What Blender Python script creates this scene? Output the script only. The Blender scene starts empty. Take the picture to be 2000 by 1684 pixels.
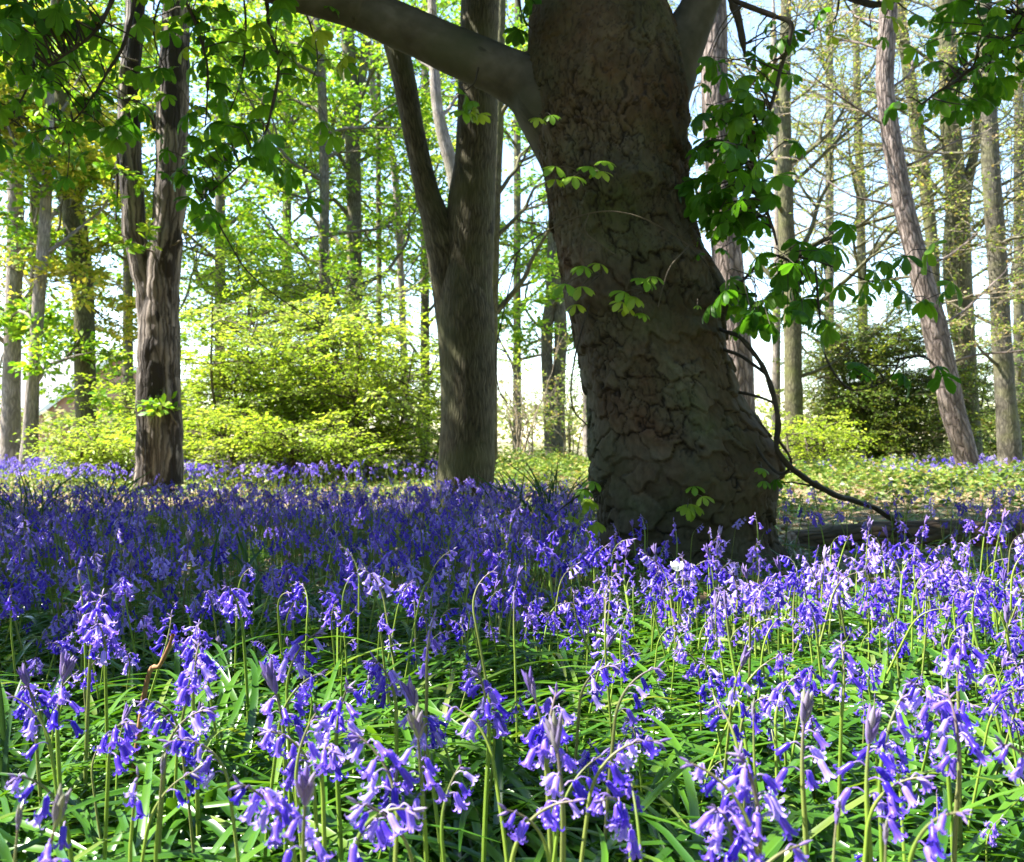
import bpy, math, random
import numpy as np
from mathutils import Vector

rng = np.random.default_rng(7)
random.seed(7)
C = bpy.context.scene
COL = C.collection
F, CX, CY, CAMZ = 1920.0, 1000.0, 860.0, 0.56      # the lens: focal length and horizon in photograph pixels

# ------------------------------------------------------------------ small maths
def at(px, py, Y):
    """point of the place seen at a photograph position, at the distance Y"""
    return np.array([(px - CX) / F * Y, Y, CAMZ + (CY - py) / F * Y])

def _h(ix, iy, iz, s):
    n = (ix * 374761393 + iy * 668265263 + iz * 2147483647 + s * 974634777) & 0xFFFFFFFF
    n = ((n ^ (n >> 13)) * 1274126177) & 0xFFFFFFFF
    n = (n ^ (n >> 16)) & 0xFFFFFFFF
    return n / 4294967295.0

def vnoise(p, s=0):
    p = np.asarray(p, dtype=np.float64)
    i = np.floor(p).astype(np.int64)
    f = p - i
    f = f * f * (3 - 2 * f)
    r = 0
    for dx in (0, 1):
        for dy in (0, 1):
            for dz in (0, 1):
                w = (f[..., 0] if dx else 1 - f[..., 0]) * (f[..., 1] if dy else 1 - f[..., 1]) * (f[..., 2] if dz else 1 - f[..., 2])
                r = r + w * _h(i[..., 0] + dx, i[..., 1] + dy, i[..., 2] + dz, s)
    return r

def fbm(p, s=0, o=3):
    p = np.asarray(p, dtype=np.float64)
    r, a, t = 0, 1.0, 0
    for k in range(o):
        r = r + a * vnoise(p * (2 ** k), s + k)
        t += a
        a *= 0.5
    return r / t

def n2(x, y, sc, s=0, o=2):
    x, y = np.broadcast_arrays(np.asarray(x, float), np.asarray(y, float))
    return fbm(np.stack([x * sc, y * sc, np.zeros_like(x) + 0.5], -1), s, o)

def cells(u, v, s=0, wrap=None):
    """Worley cells on a plane: F1, F2, a random value per cell, and the offset to the cell's point"""
    iu, iv = np.floor(u).astype(np.int64), np.floor(v).astype(np.int64)
    f1 = np.full(u.shape, 9.0); f2 = f1.copy(); rid = np.zeros(u.shape); ou = rid.copy(); ov = rid.copy()
    for a in (-1, 0, 1):
        for b in (-1, 0, 1):
            cu, cv = iu + a, iv + b
            hu = cu % wrap if wrap else cu
            z = np.zeros_like(cu)
            pu = cu + 0.1 + 0.8 * _h(hu, cv, z, s)
            pv = cv + 0.1 + 0.8 * _h(hu, cv, z, s + 1)
            du, dv = u - pu, v - pv
            d = np.sqrt(du * du + dv * dv)
            c = d < f1
            f2 = np.where(c, f1, np.minimum(f2, d))
            rid = np.where(c, _h(hu, cv, z, s + 2), rid)
            ou = np.where(c, du, ou); ov = np.where(c, dv, ov)
            f1 = np.where(c, d, f1)
    return f1, f2, rid, ou, ov

def ground_z(x, y):
    x = np.asarray(x, float); y = np.asarray(y, float)
    return (n2(x, y, 0.35, 3) - 0.5) * 0.05 * np.clip(y / 3, 0, 1)

def norm(v):
    v = np.asarray(v, float)
    return v / (np.linalg.norm(v, axis=-1, keepdims=True) + 1e-12)

def frames(x_dir, up):
    """rotation matrices (n,3,3), columns = x along x_dir, y to the side, z near up"""
    x = norm(x_dir)
    y = norm(np.cross(up, x))
    z = np.cross(x, y)
    return np.stack([x, y, z], -1)

def smooth_path(pts, n):
    """Catmull-Rom through rows of pts (any columns), n samples"""
    p = np.asarray(pts, float)
    if len(p) < 3:
        t = np.linspace(0, 1, n)[:, None]
        return p[0] * (1 - t) + p[-1] * t
    q = np.vstack([2 * p[0] - p[1], p, 2 * p[-1] - p[-2]])
    t = np.linspace(0, len(p) - 1 - 1e-9, n)
    i = t.astype(int); f = (t - i)[:, None]
    a, b, c, d = q[i], q[i + 1], q[i + 2], q[i + 3]
    return 0.5 * (2 * b + (c - a) * f + (2 * a - 5 * b + 4 * c - d) * f ** 2 + (3 * b - a - 3 * c + d) * f ** 3)

# ------------------------------------------------------------------ mesh buffers
class Buf:
    def __init__(self):
        self.V, self.Q, self.T, self.qm, self.tm, self.a, self.b, self.bc = [], [], [], [], [], [], [], []
        self.n = 0
    def add(self, V, Q=None, T=None, mat=0, var=0.5, sub=0.0, bc=None):
        V = np.asarray(V, float).reshape(-1, 3)
        if Q is not None and len(Q):
            Q = np.asarray(Q, np.int64).reshape(-1, 4); self.Q.append(Q + self.n)
            self.qm.append(np.full(len(Q), mat) if np.isscalar(mat) else np.asarray(mat))
        if T is not None and len(T):
            T = np.asarray(T, np.int64).reshape(-1, 3); self.T.append(T + self.n)
            self.tm.append(np.full(len(T), mat if np.isscalar(mat) else 0))
        self.V.append(V)
        fl = lambda q: np.full(len(V), float(q)) if np.ndim(q) == 0 else np.asarray(q, float).ravel()
        self.a.append(fl(var)); self.b.append(fl(sub))
        self.bc.append(np.zeros((len(V), 3)) if bc is None else np.asarray(bc, float).reshape(-1, 3))
        self.n += len(V)
    def addbuf(self, o):
        q = np.concatenate(o.Q) if o.Q else None
        if q is not None:
            self.add(np.concatenate(o.V), q, None, np.concatenate(o.qm), np.concatenate(o.a), np.concatenate(o.b), np.concatenate(o.bc))
            if o.T:
                base = self.n - o.n
                self.T.append(np.concatenate(o.T) + base); self.tm.append(np.concatenate(o.tm))
    def arrays(self):
        return (np.concatenate(self.V), np.concatenate(self.Q) if self.Q else np.zeros((0, 4), int),
                np.concatenate(self.a), np.concatenate(self.b), np.concatenate(self.qm) if self.qm else np.zeros(0, int))
    def mesh(self, name, mats, smooth=True):
        me = bpy.data.meshes.new(name)
        V = np.concatenate(self.V)
        Q = np.concatenate(self.Q) if self.Q else np.zeros((0, 4), int)
        T = np.concatenate(self.T) if self.T else np.zeros((0, 3), int)
        me.vertices.add(len(V)); me.vertices.foreach_set('co', V.astype(np.float32).ravel())
        lo = np.concatenate([Q.ravel(), T.ravel()]).astype(np.int32)
        me.loops.add(len(lo)); me.loops.foreach_set('vertex_index', lo)
        np_ = len(Q) + len(T)
        me.polygons.add(np_)
        st = np.concatenate([np.arange(len(Q)) * 4, len(Q) * 4 + np.arange(len(T)) * 3]).astype(np.int32)
        me.polygons.foreach_set('loop_start', st)
        mi = np.concatenate((self.qm if self.qm else []) + (self.tm if self.tm else [])).astype(np.int32) if np_ else np.zeros(0, np.int32)
        for m in mats: me.materials.append(m)
        me.polygons.foreach_set('material_index', mi)
        me.polygons.foreach_set('use_smooth', np.full(np_, smooth, dtype=bool))
        at_ = me.attributes.new('var', 'FLOAT', 'POINT'); at_.data.foreach_set('value', np.concatenate(self.a).astype(np.float32))
        at_ = me.attributes.new('sub', 'FLOAT', 'POINT'); at_.data.foreach_set('value', np.concatenate(self.b).astype(np.float32))
        at_ = me.attributes.new('bc', 'FLOAT_VECTOR', 'POINT'); at_.data.foreach_set('vector', np.concatenate(self.bc).astype(np.float32).ravel())
        me.update(calc_edges=True)
        me.validate()
        return me
    def obj(self, name, mats, parent=None, smooth=True):
        if not isinstance(mats, (list, tuple)): mats = [mats]
        o = bpy.data.objects.new(name, self.mesh(name, mats, smooth)); COL.objects.link(o)
        if parent is not None:
            o.parent = parent
            if parent.type == 'EMPTY' or parent.parent is not None:
                base = parent
                off = Vector((0, 0, 0))
                while base is not None:
                    off += base.location; base = base.parent
                o.location = -off            # geometry is written in world coordinates
        return o

def stamp(buf, tpl, R, P, S, mat=None, var=None):
    """many copies of a template buffer"""
    V, Q, a, b, qm = tpl.arrays()
    R = np.asarray(R); P = np.asarray(P); S = np.asarray(S, float)
    n = len(P)
    if n == 0: return
    if S.ndim == 1: S = S[:, None, None]
    else: S = S[:, None, :]
    W = np.einsum('nij,nvj->nvi', R, V[None] * S) + P[:, None, :]
    k = len(V)
    QQ = (Q[None] + (np.arange(n) * k)[:, None, None]).reshape(-1, 4)
    vv = np.repeat(rng.random(n) if var is None else np.asarray(var, float), k)
    buf.add(W.reshape(-1, 3), QQ, None, np.tile(qm, n) if mat is None else mat, vv, np.tile(b, n))

def tube(buf, path, rad, ns=6, mat=0, var=0.5, cap=True, sub=0.0):
    p = np.asarray(path, float); n = len(p)
    r = np.broadcast_to(np.asarray(rad, float), (n,))
    t = np.gradient(p, axis=0); t = norm(t)
    ref = np.array([0.37, 0.21, 0.05]) if abs(t[:, 2]).mean() > 0.6 else np.array([0.05, 0.1, 1.0])
    u = norm(np.cross(t, ref)); v = np.cross(t, u)
    th = np.linspace(0, 2 * np.pi, ns + 1)
    W = p[:, None, :] + r[:, None, None] * (np.cos(th)[None, :, None] * u[:, None, :] + np.sin(th)[None, :, None] * v[:, None, :])
    i = np.arange(n - 1)[:, None] * (ns + 1) + np.arange(ns)[None, :]
    Q = np.stack([i, i + 1, i + ns + 2, i + ns + 1], -1).reshape(-1, 4)
    L = np.concatenate([[0], np.cumsum(np.linalg.norm(np.diff(p, axis=0), axis=1))])
    bc = np.stack([np.broadcast_to(th[None, :] * r.mean(), (n, ns + 1)), np.broadcast_to(L[:, None], (n, ns + 1)), np.zeros((n, ns + 1))], -1)
    buf.add(W.reshape(-1, 3), Q, None, mat, var, sub, bc)

# ------------------------------------------------------------------ object helpers
def tag(o, label, cat, group=None, kind=None):
    o['label'] = label; o['category'] = cat
    if group: o['group'] = group
    if kind: o['kind'] = kind
    return o

def thing(name, label, cat, loc, group=None):
    o = bpy.data.objects.new(name, None); COL.objects.link(o)
    o.empty_display_size = 0.1
    o.location = [float(c) for c in loc]
    return tag(o, label, cat, group)

# ------------------------------------------------------------------ materials
def new_mat(name):
    m = bpy.data.materials.new(name); m.use_nodes = True
    nt = m.node_tree; nt.nodes.clear()
    out = nt.nodes.new('ShaderNodeOutputMaterial')
    return m, nt, out

def N(nt, t, **kw):
    n = nt.nodes.new('ShaderNode' + t)
    for k, v in kw.items():
        if k in n.inputs.keys() if isinstance(k, str) else False:
            n.inputs[k].default_value = v
        else:
            setattr(n, k, v)
    return n

def attr(nt, name):
    n = nt.nodes.new('ShaderNodeAttribute'); n.attribute_name = name
    return n

def ramp(nt, fac, stops):
    r = nt.nodes.new('ShaderNodeValToRGB')
    el = r.color_ramp.elements
    while len(el) < len(stops): el.new(0.5)
    for e, (p, c) in zip(el, stops):
        e.position = p; e.color = (*c, 1) if len(c) == 3 else c
    nt.links.new(fac, r.inputs['Fac'])
    return r.outputs['Color']

def mixc(nt, fac, a, b, mode='MIX'):
    m = nt.nodes.new('ShaderNodeMix'); m.data_type = 'RGBA'; m.blend_type = mode
    for s, v in ((m.inputs[0], fac), (m.inputs[6], a), (m.inputs[7], b)):
        if hasattr(v, 'is_output'): nt.links.new(v, s)
        elif isinstance(v, (int, float)): s.default_value = v
        else: s.default_value = (*v, 1)
    return m.outputs[2]

def math_(nt, op, a, b=None):
    m = nt.nodes.new('ShaderNodeMath'); m.operation = op
    for s, v in zip(m.inputs, (a, b)):
        if v is None: continue
        if hasattr(v, 'is_output'): nt.links.new(v, s)
        else: s.default_value = v
    return m.outputs[0]

def leaf_mat(name, stops, trans=0.4, rough=0.45, tint=(1.15, 1.1, 0.55), spec=0.35, objrand=False, streak=0):
    m, nt, out = new_mat(name)
    f = attr(nt, 'var').outputs['Fac']
    if objrand:
        oi = nt.nodes.new('ShaderNodeObjectInfo')
        f = math_(nt, 'FRACT', math_(nt, 'ADD', f, oi.outputs['Random']))
    c = ramp(nt, f, stops)
    if streak:
        sb = attr(nt, 'sub').outputs['Fac']
        c = mixc(nt, sb, c, mixc(nt, 1.0, c, (streak,) * 3 if not isinstance(streak, tuple) else streak, 'MULTIPLY'))
    p = nt.nodes.new('ShaderNodeBsdfPrincipled')
    nt.links.new(c, p.inputs['Base Color'])
    p.inputs['Roughness'].default_value = rough
    p.inputs['Specular IOR Level'].default_value = spec
    t = nt.nodes.new('ShaderNodeBsdfTranslucent')
    nt.links.new(mixc(nt, 1.0, c, tint, 'MULTIPLY'), t.inputs['Color'])
    mx = nt.nodes.new('ShaderNodeMixShader'); mx.inputs[0].default_value = trans
    nt.links.new(p.outputs[0], mx.inputs[1]); nt.links.new(t.outputs[0], mx.inputs[2])
    nt.links.new(mx.outputs[0], out.inputs['Surface'])
    return m

def plain_mat(name, stops, rough=0.8, spec=0.3, scale=8.0, coords='Object', detail=4, bump=0.0, stretch=(1, 1, 1)):
    m, nt, out = new_mat(name)
    tc = nt.nodes.new('ShaderNodeTexCoord')
    mp = nt.nodes.new('ShaderNodeMapping'); mp.inputs['Scale'].default_value = stretch
    nt.links.new(tc.outputs[coords], mp.inputs[0])
    nz = nt.nodes.new('ShaderNodeTexNoise'); nz.inputs['Scale'].default_value = scale; nz.inputs['Detail'].default_value = detail
    nt.links.new(mp.outputs[0], nz.inputs['Vector'])
    c = ramp(nt, nz.outputs['Fac'], stops)
    p = nt.nodes.new('ShaderNodeBsdfPrincipled')
    nt.links.new(c, p.inputs['Base Color'])
    p.inputs['Roughness'].default_value = rough; p.inputs['Specular IOR Level'].default_value = spec
    if bump:
        b = nt.nodes.new('ShaderNodeBump'); b.inputs['Strength'].default_value = 1.0; b.inputs['Distance'].default_value = bump
        nt.links.new(nz.outputs['Fac'], b.inputs['Height']); nt.links.new(b.outputs[0], p.inputs['Normal'])
    nt.links.new(p.outputs[0], out.inputs['Surface'])
    return m

def bark_mat(name, dark, mid, light, ridge=(60, 9), bump=0.006, patch=None, moss=None, use_var=False, ridge_str=1.0):
    """bark following the trunk: long cracks between ridges, patches, moss"""
    m, nt, out = new_mat(name)
    bc = attr(nt, 'bc').outputs['Vector']
    mp = nt.nodes.new('ShaderNodeMapping'); mp.inputs['Scale'].default_value = (ridge[0], ridge[1], 1)
    warp = nt.nodes.new('ShaderNodeTexNoise'); warp.inputs['Scale'].default_value = 9; warp.inputs['Detail'].default_value = 3
    nt.links.new(bc, warp.inputs['Vector'])
    wv = nt.nodes.new('ShaderNodeVectorMath'); wv.operation = 'SCALE'; wv.inputs['Scale'].default_value = 0.05
    nt.links.new(warp.outputs['Color'], wv.inputs[0])
    av = nt.nodes.new('ShaderNodeVectorMath'); av.operation = 'ADD'
    nt.links.new(bc, av.inputs[0]); nt.links.new(wv.outputs[0], av.inputs[1])
    nt.links.new(av.outputs[0], mp.inputs[0])
    vo = nt.nodes.new('ShaderNodeTexVoronoi'); vo.feature = 'DISTANCE_TO_EDGE'; vo.inputs['Scale'].default_value = 1.0
    nt.links.new(mp.outputs[0], vo.inputs['Vector'])
    fine = nt.nodes.new('ShaderNodeTexNoise'); fine.inputs['Scale'].default_value = 1.6; fine.inputs['Detail'].default_value = 5
    nt.links.new(mp.outputs[0], fine.inputs['Vector'])
    edge = math_(nt, 'MINIMUM', math_(nt, 'MULTIPLY', vo.outputs['Distance'], 3.5), 1.0)
    edge = math_(nt, 'POWER', edge, 0.6)
    h = math_(nt, 'ADD', math_(nt, 'MULTIPLY', edge, 0.7 * ridge_str), math_(nt, 'MULTIPLY', fine.outputs['Fac'], 0.5))
    big = nt.nodes.new('ShaderNodeTexNoise'); big.inputs['Scale'].default_value = 4.5; big.inputs['Detail'].default_value = 4
    nt.links.new(bc, big.inputs['Vector'])
    base = ramp(nt, fine.outputs['Fac'], [(0.3, mid), (0.7, light)])
    base = mixc(nt, ramp(nt, big.outputs['Fac'], [(0.35, (0, 0, 0)), (0.65, (1, 1, 1))]), base, mixc(nt, 1.0, base, (0.62, 0.6, 0.55), 'MULTIPLY'))
    c = mixc(nt, edge, dark, base) if ridge_str > 0 else base
    if patch:
        pn = nt.nodes.new('ShaderNodeTexNoise'); pn.inputs['Scale'].default_value = patch[1]; pn.inputs['Detail'].default_value = 5; pn.inputs['Roughness'].default_value = 0.6
        ps = nt.nodes.new('ShaderNodeMapping'); ps.inputs['Scale'].default_value = (1.6, 0.5, 1); ps.inputs['Location'].default_value = (3.1, 1.7, 0)
        nt.links.new(bc, ps.inputs[0]); nt.links.new(ps.outputs[0], pn.inputs['Vector'])
        c = mixc(nt, ramp(nt, pn.outputs['Fac'], [(patch[2], (0, 0, 0)), (patch[2] + 0.04, (1, 1, 1))]), c, patch[0])
    if moss:
        mn = nt.nodes.new('ShaderNodeTexNoise'); mn.inputs['Scale'].default_value = 3.0; mn.inputs['Detail'].default_value = 6
        nt.links.new(bc, mn.inputs['Vector'])
        c = mixc(nt, ramp(nt, mn.outputs['Fac'], [(0.45, (0, 0, 0)), (0.7, (0.8,) * 3)]), c, moss)
    if use_var:
        v = attr(nt, 'var').outputs['Fac']
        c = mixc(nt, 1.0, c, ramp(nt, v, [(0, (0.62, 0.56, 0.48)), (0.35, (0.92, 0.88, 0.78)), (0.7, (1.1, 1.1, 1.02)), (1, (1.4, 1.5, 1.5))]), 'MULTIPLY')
        pn = nt.nodes.new('ShaderNodeTexNoise'); pn.inputs['Scale'].default_value = 2.3; pn.inputs['Detail'].default_value = 6; pn.inputs['Roughness'].default_value = .65
        nt.links.new(bc, pn.inputs['Vector'])
        c = mixc(nt, 1.0, c, ramp(nt, pn.outputs['Fac'], [(0.32, (0.75, 0.95, 0.62)), (0.45, (0.95, 0.98, 0.9)), (0.55, (1.05, .92, .8)), (0.68, (1.1, 0.72, 0.52))]), 'MULTIPLY')
        s = attr(nt, 'sub').outputs['Fac']
        c = mixc(nt, s, c, (0.008, 0.007, 0.005))
    p = nt.nodes.new('ShaderNodeBsdfPrincipled')
    nt.links.new(c, p.inputs['Base Color'])
    p.inputs['Roughness'].default_value = 0.85; p.inputs['Specular IOR Level'].default_value = 0.25
    b = nt.nodes.new('ShaderNodeBump'); b.inputs['Strength'].default_value = 1.0; b.inputs['Distance'].default_value = bump
    nt.links.new(h, b.inputs['Height']); nt.links.new(b.outputs[0], p.inputs['Normal'])
    nt.links.new(p.outputs[0], out.inputs['Surface'])
    return m

M = {}
M['chestnut_bark'] = bark_mat('chestnut_bark', (0.035, 0.031, 0.022), (0.076, 0.064, 0.042), (0.128, 0.113, 0.081), (26, 16), 0.0018, use_var=True, ridge_str=0, moss=(0.06, 0.064, 0.03))
M['branch_bark'] = bark_mat('branch_bark', (0.035, 0.032, 0.02), (0.07, 0.066, 0.044), (0.115, 0.108, 0.078), (14, 10), 0.004, ridge_str=0, moss=(0.055, 0.062, 0.03), patch=((0.035, 0.03, 0.022), 5.0, 0.62))
M['ash_bark'] = bark_mat('ash_bark', (0.026, 0.022, 0.013), (0.12, 0.106, 0.064), (0.21, 0.19, 0.12), (62, 6.0), 0.008, moss=(0.10, 0.105, 0.045), patch=((0.03, 0.027, 0.016), 3.0, 0.63))
M['dead_bark'] = bark_mat('dead_bark', (0.03, 0.024, 0.02), (0.15, 0.12, 0.10), (0.40, 0.34, 0.30), (18, 1.3), 0.022, patch=((0.028, 0.021, 0.016), 2.4, 0.5))
M['pale_bark'] = bark_mat('pale_bark', (0.12, 0.10, 0.09), (0.34, 0.29, 0.26), (0.50, 0.44, 0.40), (34, 5), 0.006, moss=(0.2, 0.18, 0.12))
M['pine_bark'] = bark_mat('pine_bark', (0.05, 0.036, 0.031), (0.20, 0.155, 0.135), (0.40, 0.33, 0.30), (22, 4), 0.018)
M['grey_bark'] = bark_mat('grey_bark', (0.04, 0.035, 0.026), (0.125, 0.11, 0.08), (0.22, 0.20, 0.155), (34, 7), 0.006, moss=(0.15, 0.15, 0.06))
M['mossy_bark'] = bark_mat('mossy_bark', (0.04, 0.036, 0.02), (0.125, 0.115, 0.062), (0.21, 0.195, 0.115), (34, 7), 0.006, moss=(0.11, 0.12, 0.035))
M['twig'] = plain_mat('twig', [(0.3, (0.05, 0.04, 0.025)), (0.7, (0.11, 0.09, 0.055))], scale=20)
M['dark_twig'] = plain_mat('dark_twig', [(0.3, (0.025, 0.02, 0.013)), (0.7, (0.06, 0.05, 0.03))], scale=20)
M['pale_twig'] = plain_mat('pale_twig', [(0.3, (0.06, 0.056, 0.03)), (0.7, (0.15, 0.14, 0.08))], scale=14)
M['dry_twig'] = plain_mat('dry_twig', [(0.3, (0.14, 0.11, 0.07)), (0.7, (0.30, 0.25, 0.18))], scale=14)
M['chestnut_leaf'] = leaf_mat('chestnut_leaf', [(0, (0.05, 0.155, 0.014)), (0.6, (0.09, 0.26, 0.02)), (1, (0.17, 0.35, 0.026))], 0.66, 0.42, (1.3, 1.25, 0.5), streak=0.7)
M['crown_leaf'] = leaf_mat('crown_leaf', [(0, (0.03, 0.075, 0.014)), (0.6, (0.05, 0.11, 0.018)), (1, (0.075, 0.14, 0.025))], 0.22, 0.42, (1.1, 1.1, 0.7), streak=0.7)  # darker, less translucent leaf, so unseen foliage passes little green light
M['fresh_leaf'] = leaf_mat('fresh_leaf', [(0, (0.09, 0.25, 0.018)), (0.5, (0.19, 0.37, 0.022)), (1, (0.36, 0.48, 0.04))], 0.5, 0.45, (1.25, 1.15, 0.6))
M['yellow_leaf'] = leaf_mat('yellow_leaf', [(0, (0.17, 0.30, 0.02)), (0.5, (0.38, 0.42, 0.04)), (1, (0.55, 0.50, 0.09))], 0.5, 0.5, (1.2, 1.05, 0.6))
M['beech_leaf'] = leaf_mat('beech_leaf', [(0, (0.19, 0.34, 0.018)), (0.5, (0.32, 0.46, 0.03)), (1, (0.48, 0.56, 0.09))], 0.55, 0.42, (1.15, 1.1, 0.7))
M['holly_leaf'] = leaf_mat('holly_leaf', [(0, (0.06, 0.13, 0.02)), (0.6, (0.14, 0.22, 0.025)), (1, (0.36, 0.38, 0.05))], 0.35, 0.35, spec=0.5)
M['ivy_leaf'] = leaf_mat('ivy_leaf', [(0, (0.06, 0.13, 0.02)), (0.5, (0.14, 0.23, 0.03)), (0.8, (0.27, 0.34, 0.07)), (1, (0.34, 0.24, 0.12))], 0.35, 0.45)
M['bud_leaf'] = leaf_mat('bud_leaf', [(0, (0.15, 0.28, 0.03)), (0.6, (0.32, 0.38, 0.08)), (1, (0.44, 0.30, 0.16))], 0.4, 0.5)
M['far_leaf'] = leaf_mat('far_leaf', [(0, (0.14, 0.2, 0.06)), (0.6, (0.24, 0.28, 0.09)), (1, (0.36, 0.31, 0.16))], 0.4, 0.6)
M['strap_leaf'] = leaf_mat('strap_leaf', [(0, (0.028, 0.095, 0.011)), (0.5, (0.055, 0.16, 0.014)), (0.9, (0.10, 0.225, 0.022)), (1, (0.2, 0.26, 0.06))], 0.35, 0.28, (1.4, 1.3, 0.4), 0.6, streak=0.8)
M['grass_blade'] = leaf_mat('grass_blade', [(0, (0.03, 0.085, 0.03)), (1, (0.07, 0.14, 0.05))], 0.35, 0.4)
M['litter_leaf'] = leaf_mat('litter_leaf', [(0, (0.12, 0.065, 0.03)), (0.5, (0.30, 0.19, 0.10)), (1, (0.50, 0.38, 0.24))], 0.2, 0.6, (1, 0.9, 0.7))
M['bell'] = leaf_mat('bell', [(0, (0.05, 0.02, 0.50)), (0.3, (0.135, 0.065, 0.64)), (0.65, (0.31, 0.19, 0.76)), (1, (0.60, 0.50, 0.90))], 0.42, 0.32, (1.05, 0.95, 1.15), 0.5, objrand=True, streak=(0.62, 0.6, 0.85))
M['bud'] = leaf_mat('bud', [(0, (0.17, 0.11, 0.42)), (0.6, (0.27, 0.18, 0.5)), (1, (0.40, 0.34, 0.48))], 0.25, 0.45, (1, 0.9, 1.1), objrand=True, streak=(0.7, 0.75, 0.6))
M['pale_bud'] = leaf_mat('pale_bud', [(0, (0.22, 0.17, 0.36)), (0.6, (0.30, 0.26, 0.32)), (1, (0.32, 0.36, 0.17))], 0.25, 0.45, (1, 0.9, 1.1), streak=(0.7, 0.75, 0.6))
M['bell_stem'] = leaf_mat('bell_stem', [(0, (0.16, 0.27, 0.03)), (0.7, (0.25, 0.35, 0.05)), (1, (0.19, 0.20, 0.07))], 0.15, 0.45, objrand=True, streak=(0.8, 0.5, 2.0))
M['white_petal'] = leaf_mat('white_petal', [(0, (0.8, 0.8, 0.78)), (1, (0.85, 0.85, 0.82))], 0.3, 0.5, (1, 1, 1))
M['log'] = bark_mat('log_bark', (0.03, 0.02, 0.013), (0.12, 0.078, 0.045), (0.21, 0.145, 0.085), (26, 5), 0.012, moss=(0.12, 0.11, 0.05))
M['stick'] = plain_mat('stick_bark', [(0.35, (0.12, 0.075, 0.045)), (0.5, (0.36, 0.27, 0.19)), (0.7, (0.58, 0.50, 0.42))], scale=60, bump=0.002)
M['dead_leaf'] = plain_mat('dead_leaf', [(0.3, (0.16, 0.08, 0.035)), (0.7, (0.36, 0.22, 0.12))], scale=60, rough=0.6)

# ------------------------------------------------------------------ world, sun, camera
EL, AZ = math.radians(53), math.radians(-1)
SUN = np.array([-math.cos(EL) * math.cos(AZ), -math.cos(EL) * math.sin(AZ), math.sin(EL)])
w = bpy.data.worlds.new('World'); C.world = w; w.use_nodes = True
nt = w.node_tree; bg = nt.nodes['Background']
sky = nt.nodes.new('ShaderNodeTexSky'); sky.sky_type = 'NISHITA'; sky.sun_disc = False
sky.sun_elevation = EL; sky.sun_rotation = math.atan2(SUN[0], SUN[1]) % (2 * math.pi)
sky.air_density = 1.0; sky.dust_density = 0.25; sky.ozone_density = 1.0
nt.links.new(sky.outputs[0], bg.inputs[0]); bg.inputs[1].default_value = 0.115
ld = bpy.data.lights.new('Sun', 'SUN'); ld.energy = 5.0; ld.angle = math.radians(0.55); ld.color = (1.0, 0.955, 0.87)
lo = bpy.data.objects.new('Sun', ld); COL.objects.link(lo)
lo.rotation_euler = Vector(SUN).to_track_quat('Z', 'Y').to_euler(); lo.location = (-8, -3, 12)
cd = bpy.data.cameras.new('Camera'); cam = bpy.data.objects.new('Camera', cd); COL.objects.link(cam)
cam.location = (0, 0, CAMZ); cam.rotation_euler = (math.pi / 2, 0, 0)
cd.sensor_width = 36; cd.lens = 36 * F / 2000; cd.shift_y = 18 / 2000; cd.clip_start = 0.02; cd.clip_end = 600
cd.dof.use_dof = True; cd.dof.focus_distance = 1.6; cd.dof.aperture_fstop = 13
C.camera = cam
C.view_settings.view_transform = 'Standard'; C.view_settings.look = 'None'; C.view_settings.gamma = 1.0
C.view_settings.exposure = 2.3
C.cycles.max_bounces = 8; C.cycles.diffuse_bounces = 4; C.cycles.transmission_bounces = 4
C.cycles.sample_clamp_indirect = 8

# ------------------------------------------------------------------ ground
def make_ground():
    b = Buf()
    xs = np.concatenate([-np.geomspace(300, 12, 14)[:-1], np.linspace(-12, 12, 121), np.geomspace(12, 300, 14)[1:]])
    ys = np.concatenate([np.linspace(-6, 24, 151), np.geomspace(24, 400, 16)[1:]])
    ys = np.concatenate([[-200, -60, -20], ys])
    X, Y = np.meshgrid(xs, ys)
    Z = ground_z(X, Y)
    n, m = X.shape
    i = np.arange(n - 1)[:, None] * m + np.arange(m - 1)[None]
    b.add(np.stack([X, Y, Z], -1), np.stack([i, i + 1, i + m + 1, i + m], -1))
    mt, nt, out = new_mat('woodland_soil')
    tc = nt.nodes.new('ShaderNodeTexCoord')
    vo = nt.nodes.new('ShaderNodeTexVoronoi'); vo.inputs['Scale'].default_value = 22; nt.links.new(tc.outputs['Object'], vo.inputs['Vector'])
    nz = nt.nodes.new('ShaderNodeTexNoise'); nz.inputs['Scale'].default_value = 1.1; nz.inputs['Detail'].default_value = 5; nt.links.new(tc.outputs['Object'], nz.inputs['Vector'])
    sep = nt.nodes.new('ShaderNodeSeparateColor'); nt.links.new(vo.outputs['Color'], sep.inputs[0])
    c = ramp(nt, sep.outputs[0], [(0, (0.06, 0.04, 0.022)), (0.5, (0.20, 0.14, 0.08)), (1, (0.40, 0.31, 0.20))])
    g = ramp(nt, sep.outputs[1], [(0, (0.045, 0.075, 0.02)), (1, (0.15, 0.21, 0.05))])
    c = mixc(nt, ramp(nt, nz.outputs['Fac'], [(0.42, (0, 0, 0)), (0.62, (0.85,) * 3)]), c, g)
    p = nt.nodes.new('ShaderNodeBsdfPrincipled'); nt.links.new(c, p.inputs['Base Color']); p.inputs['Roughness'].default_value = 0.9
    bp = nt.nodes.new('ShaderNodeBump'); bp.inputs['Distance'].default_value = 0.02; nt.links.new(vo.outputs['Distance'], bp.inputs['Height']); nt.links.new(bp.outputs[0], p.inputs['Normal'])
    nt.links.new(p.outputs[0], out.inputs['Surface'])
    o = b.obj('ground', mt)
    tag(o, 'woodland floor of brown soil and leaf litter under the flowers', 'ground', kind='structure')
make_ground()

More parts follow.
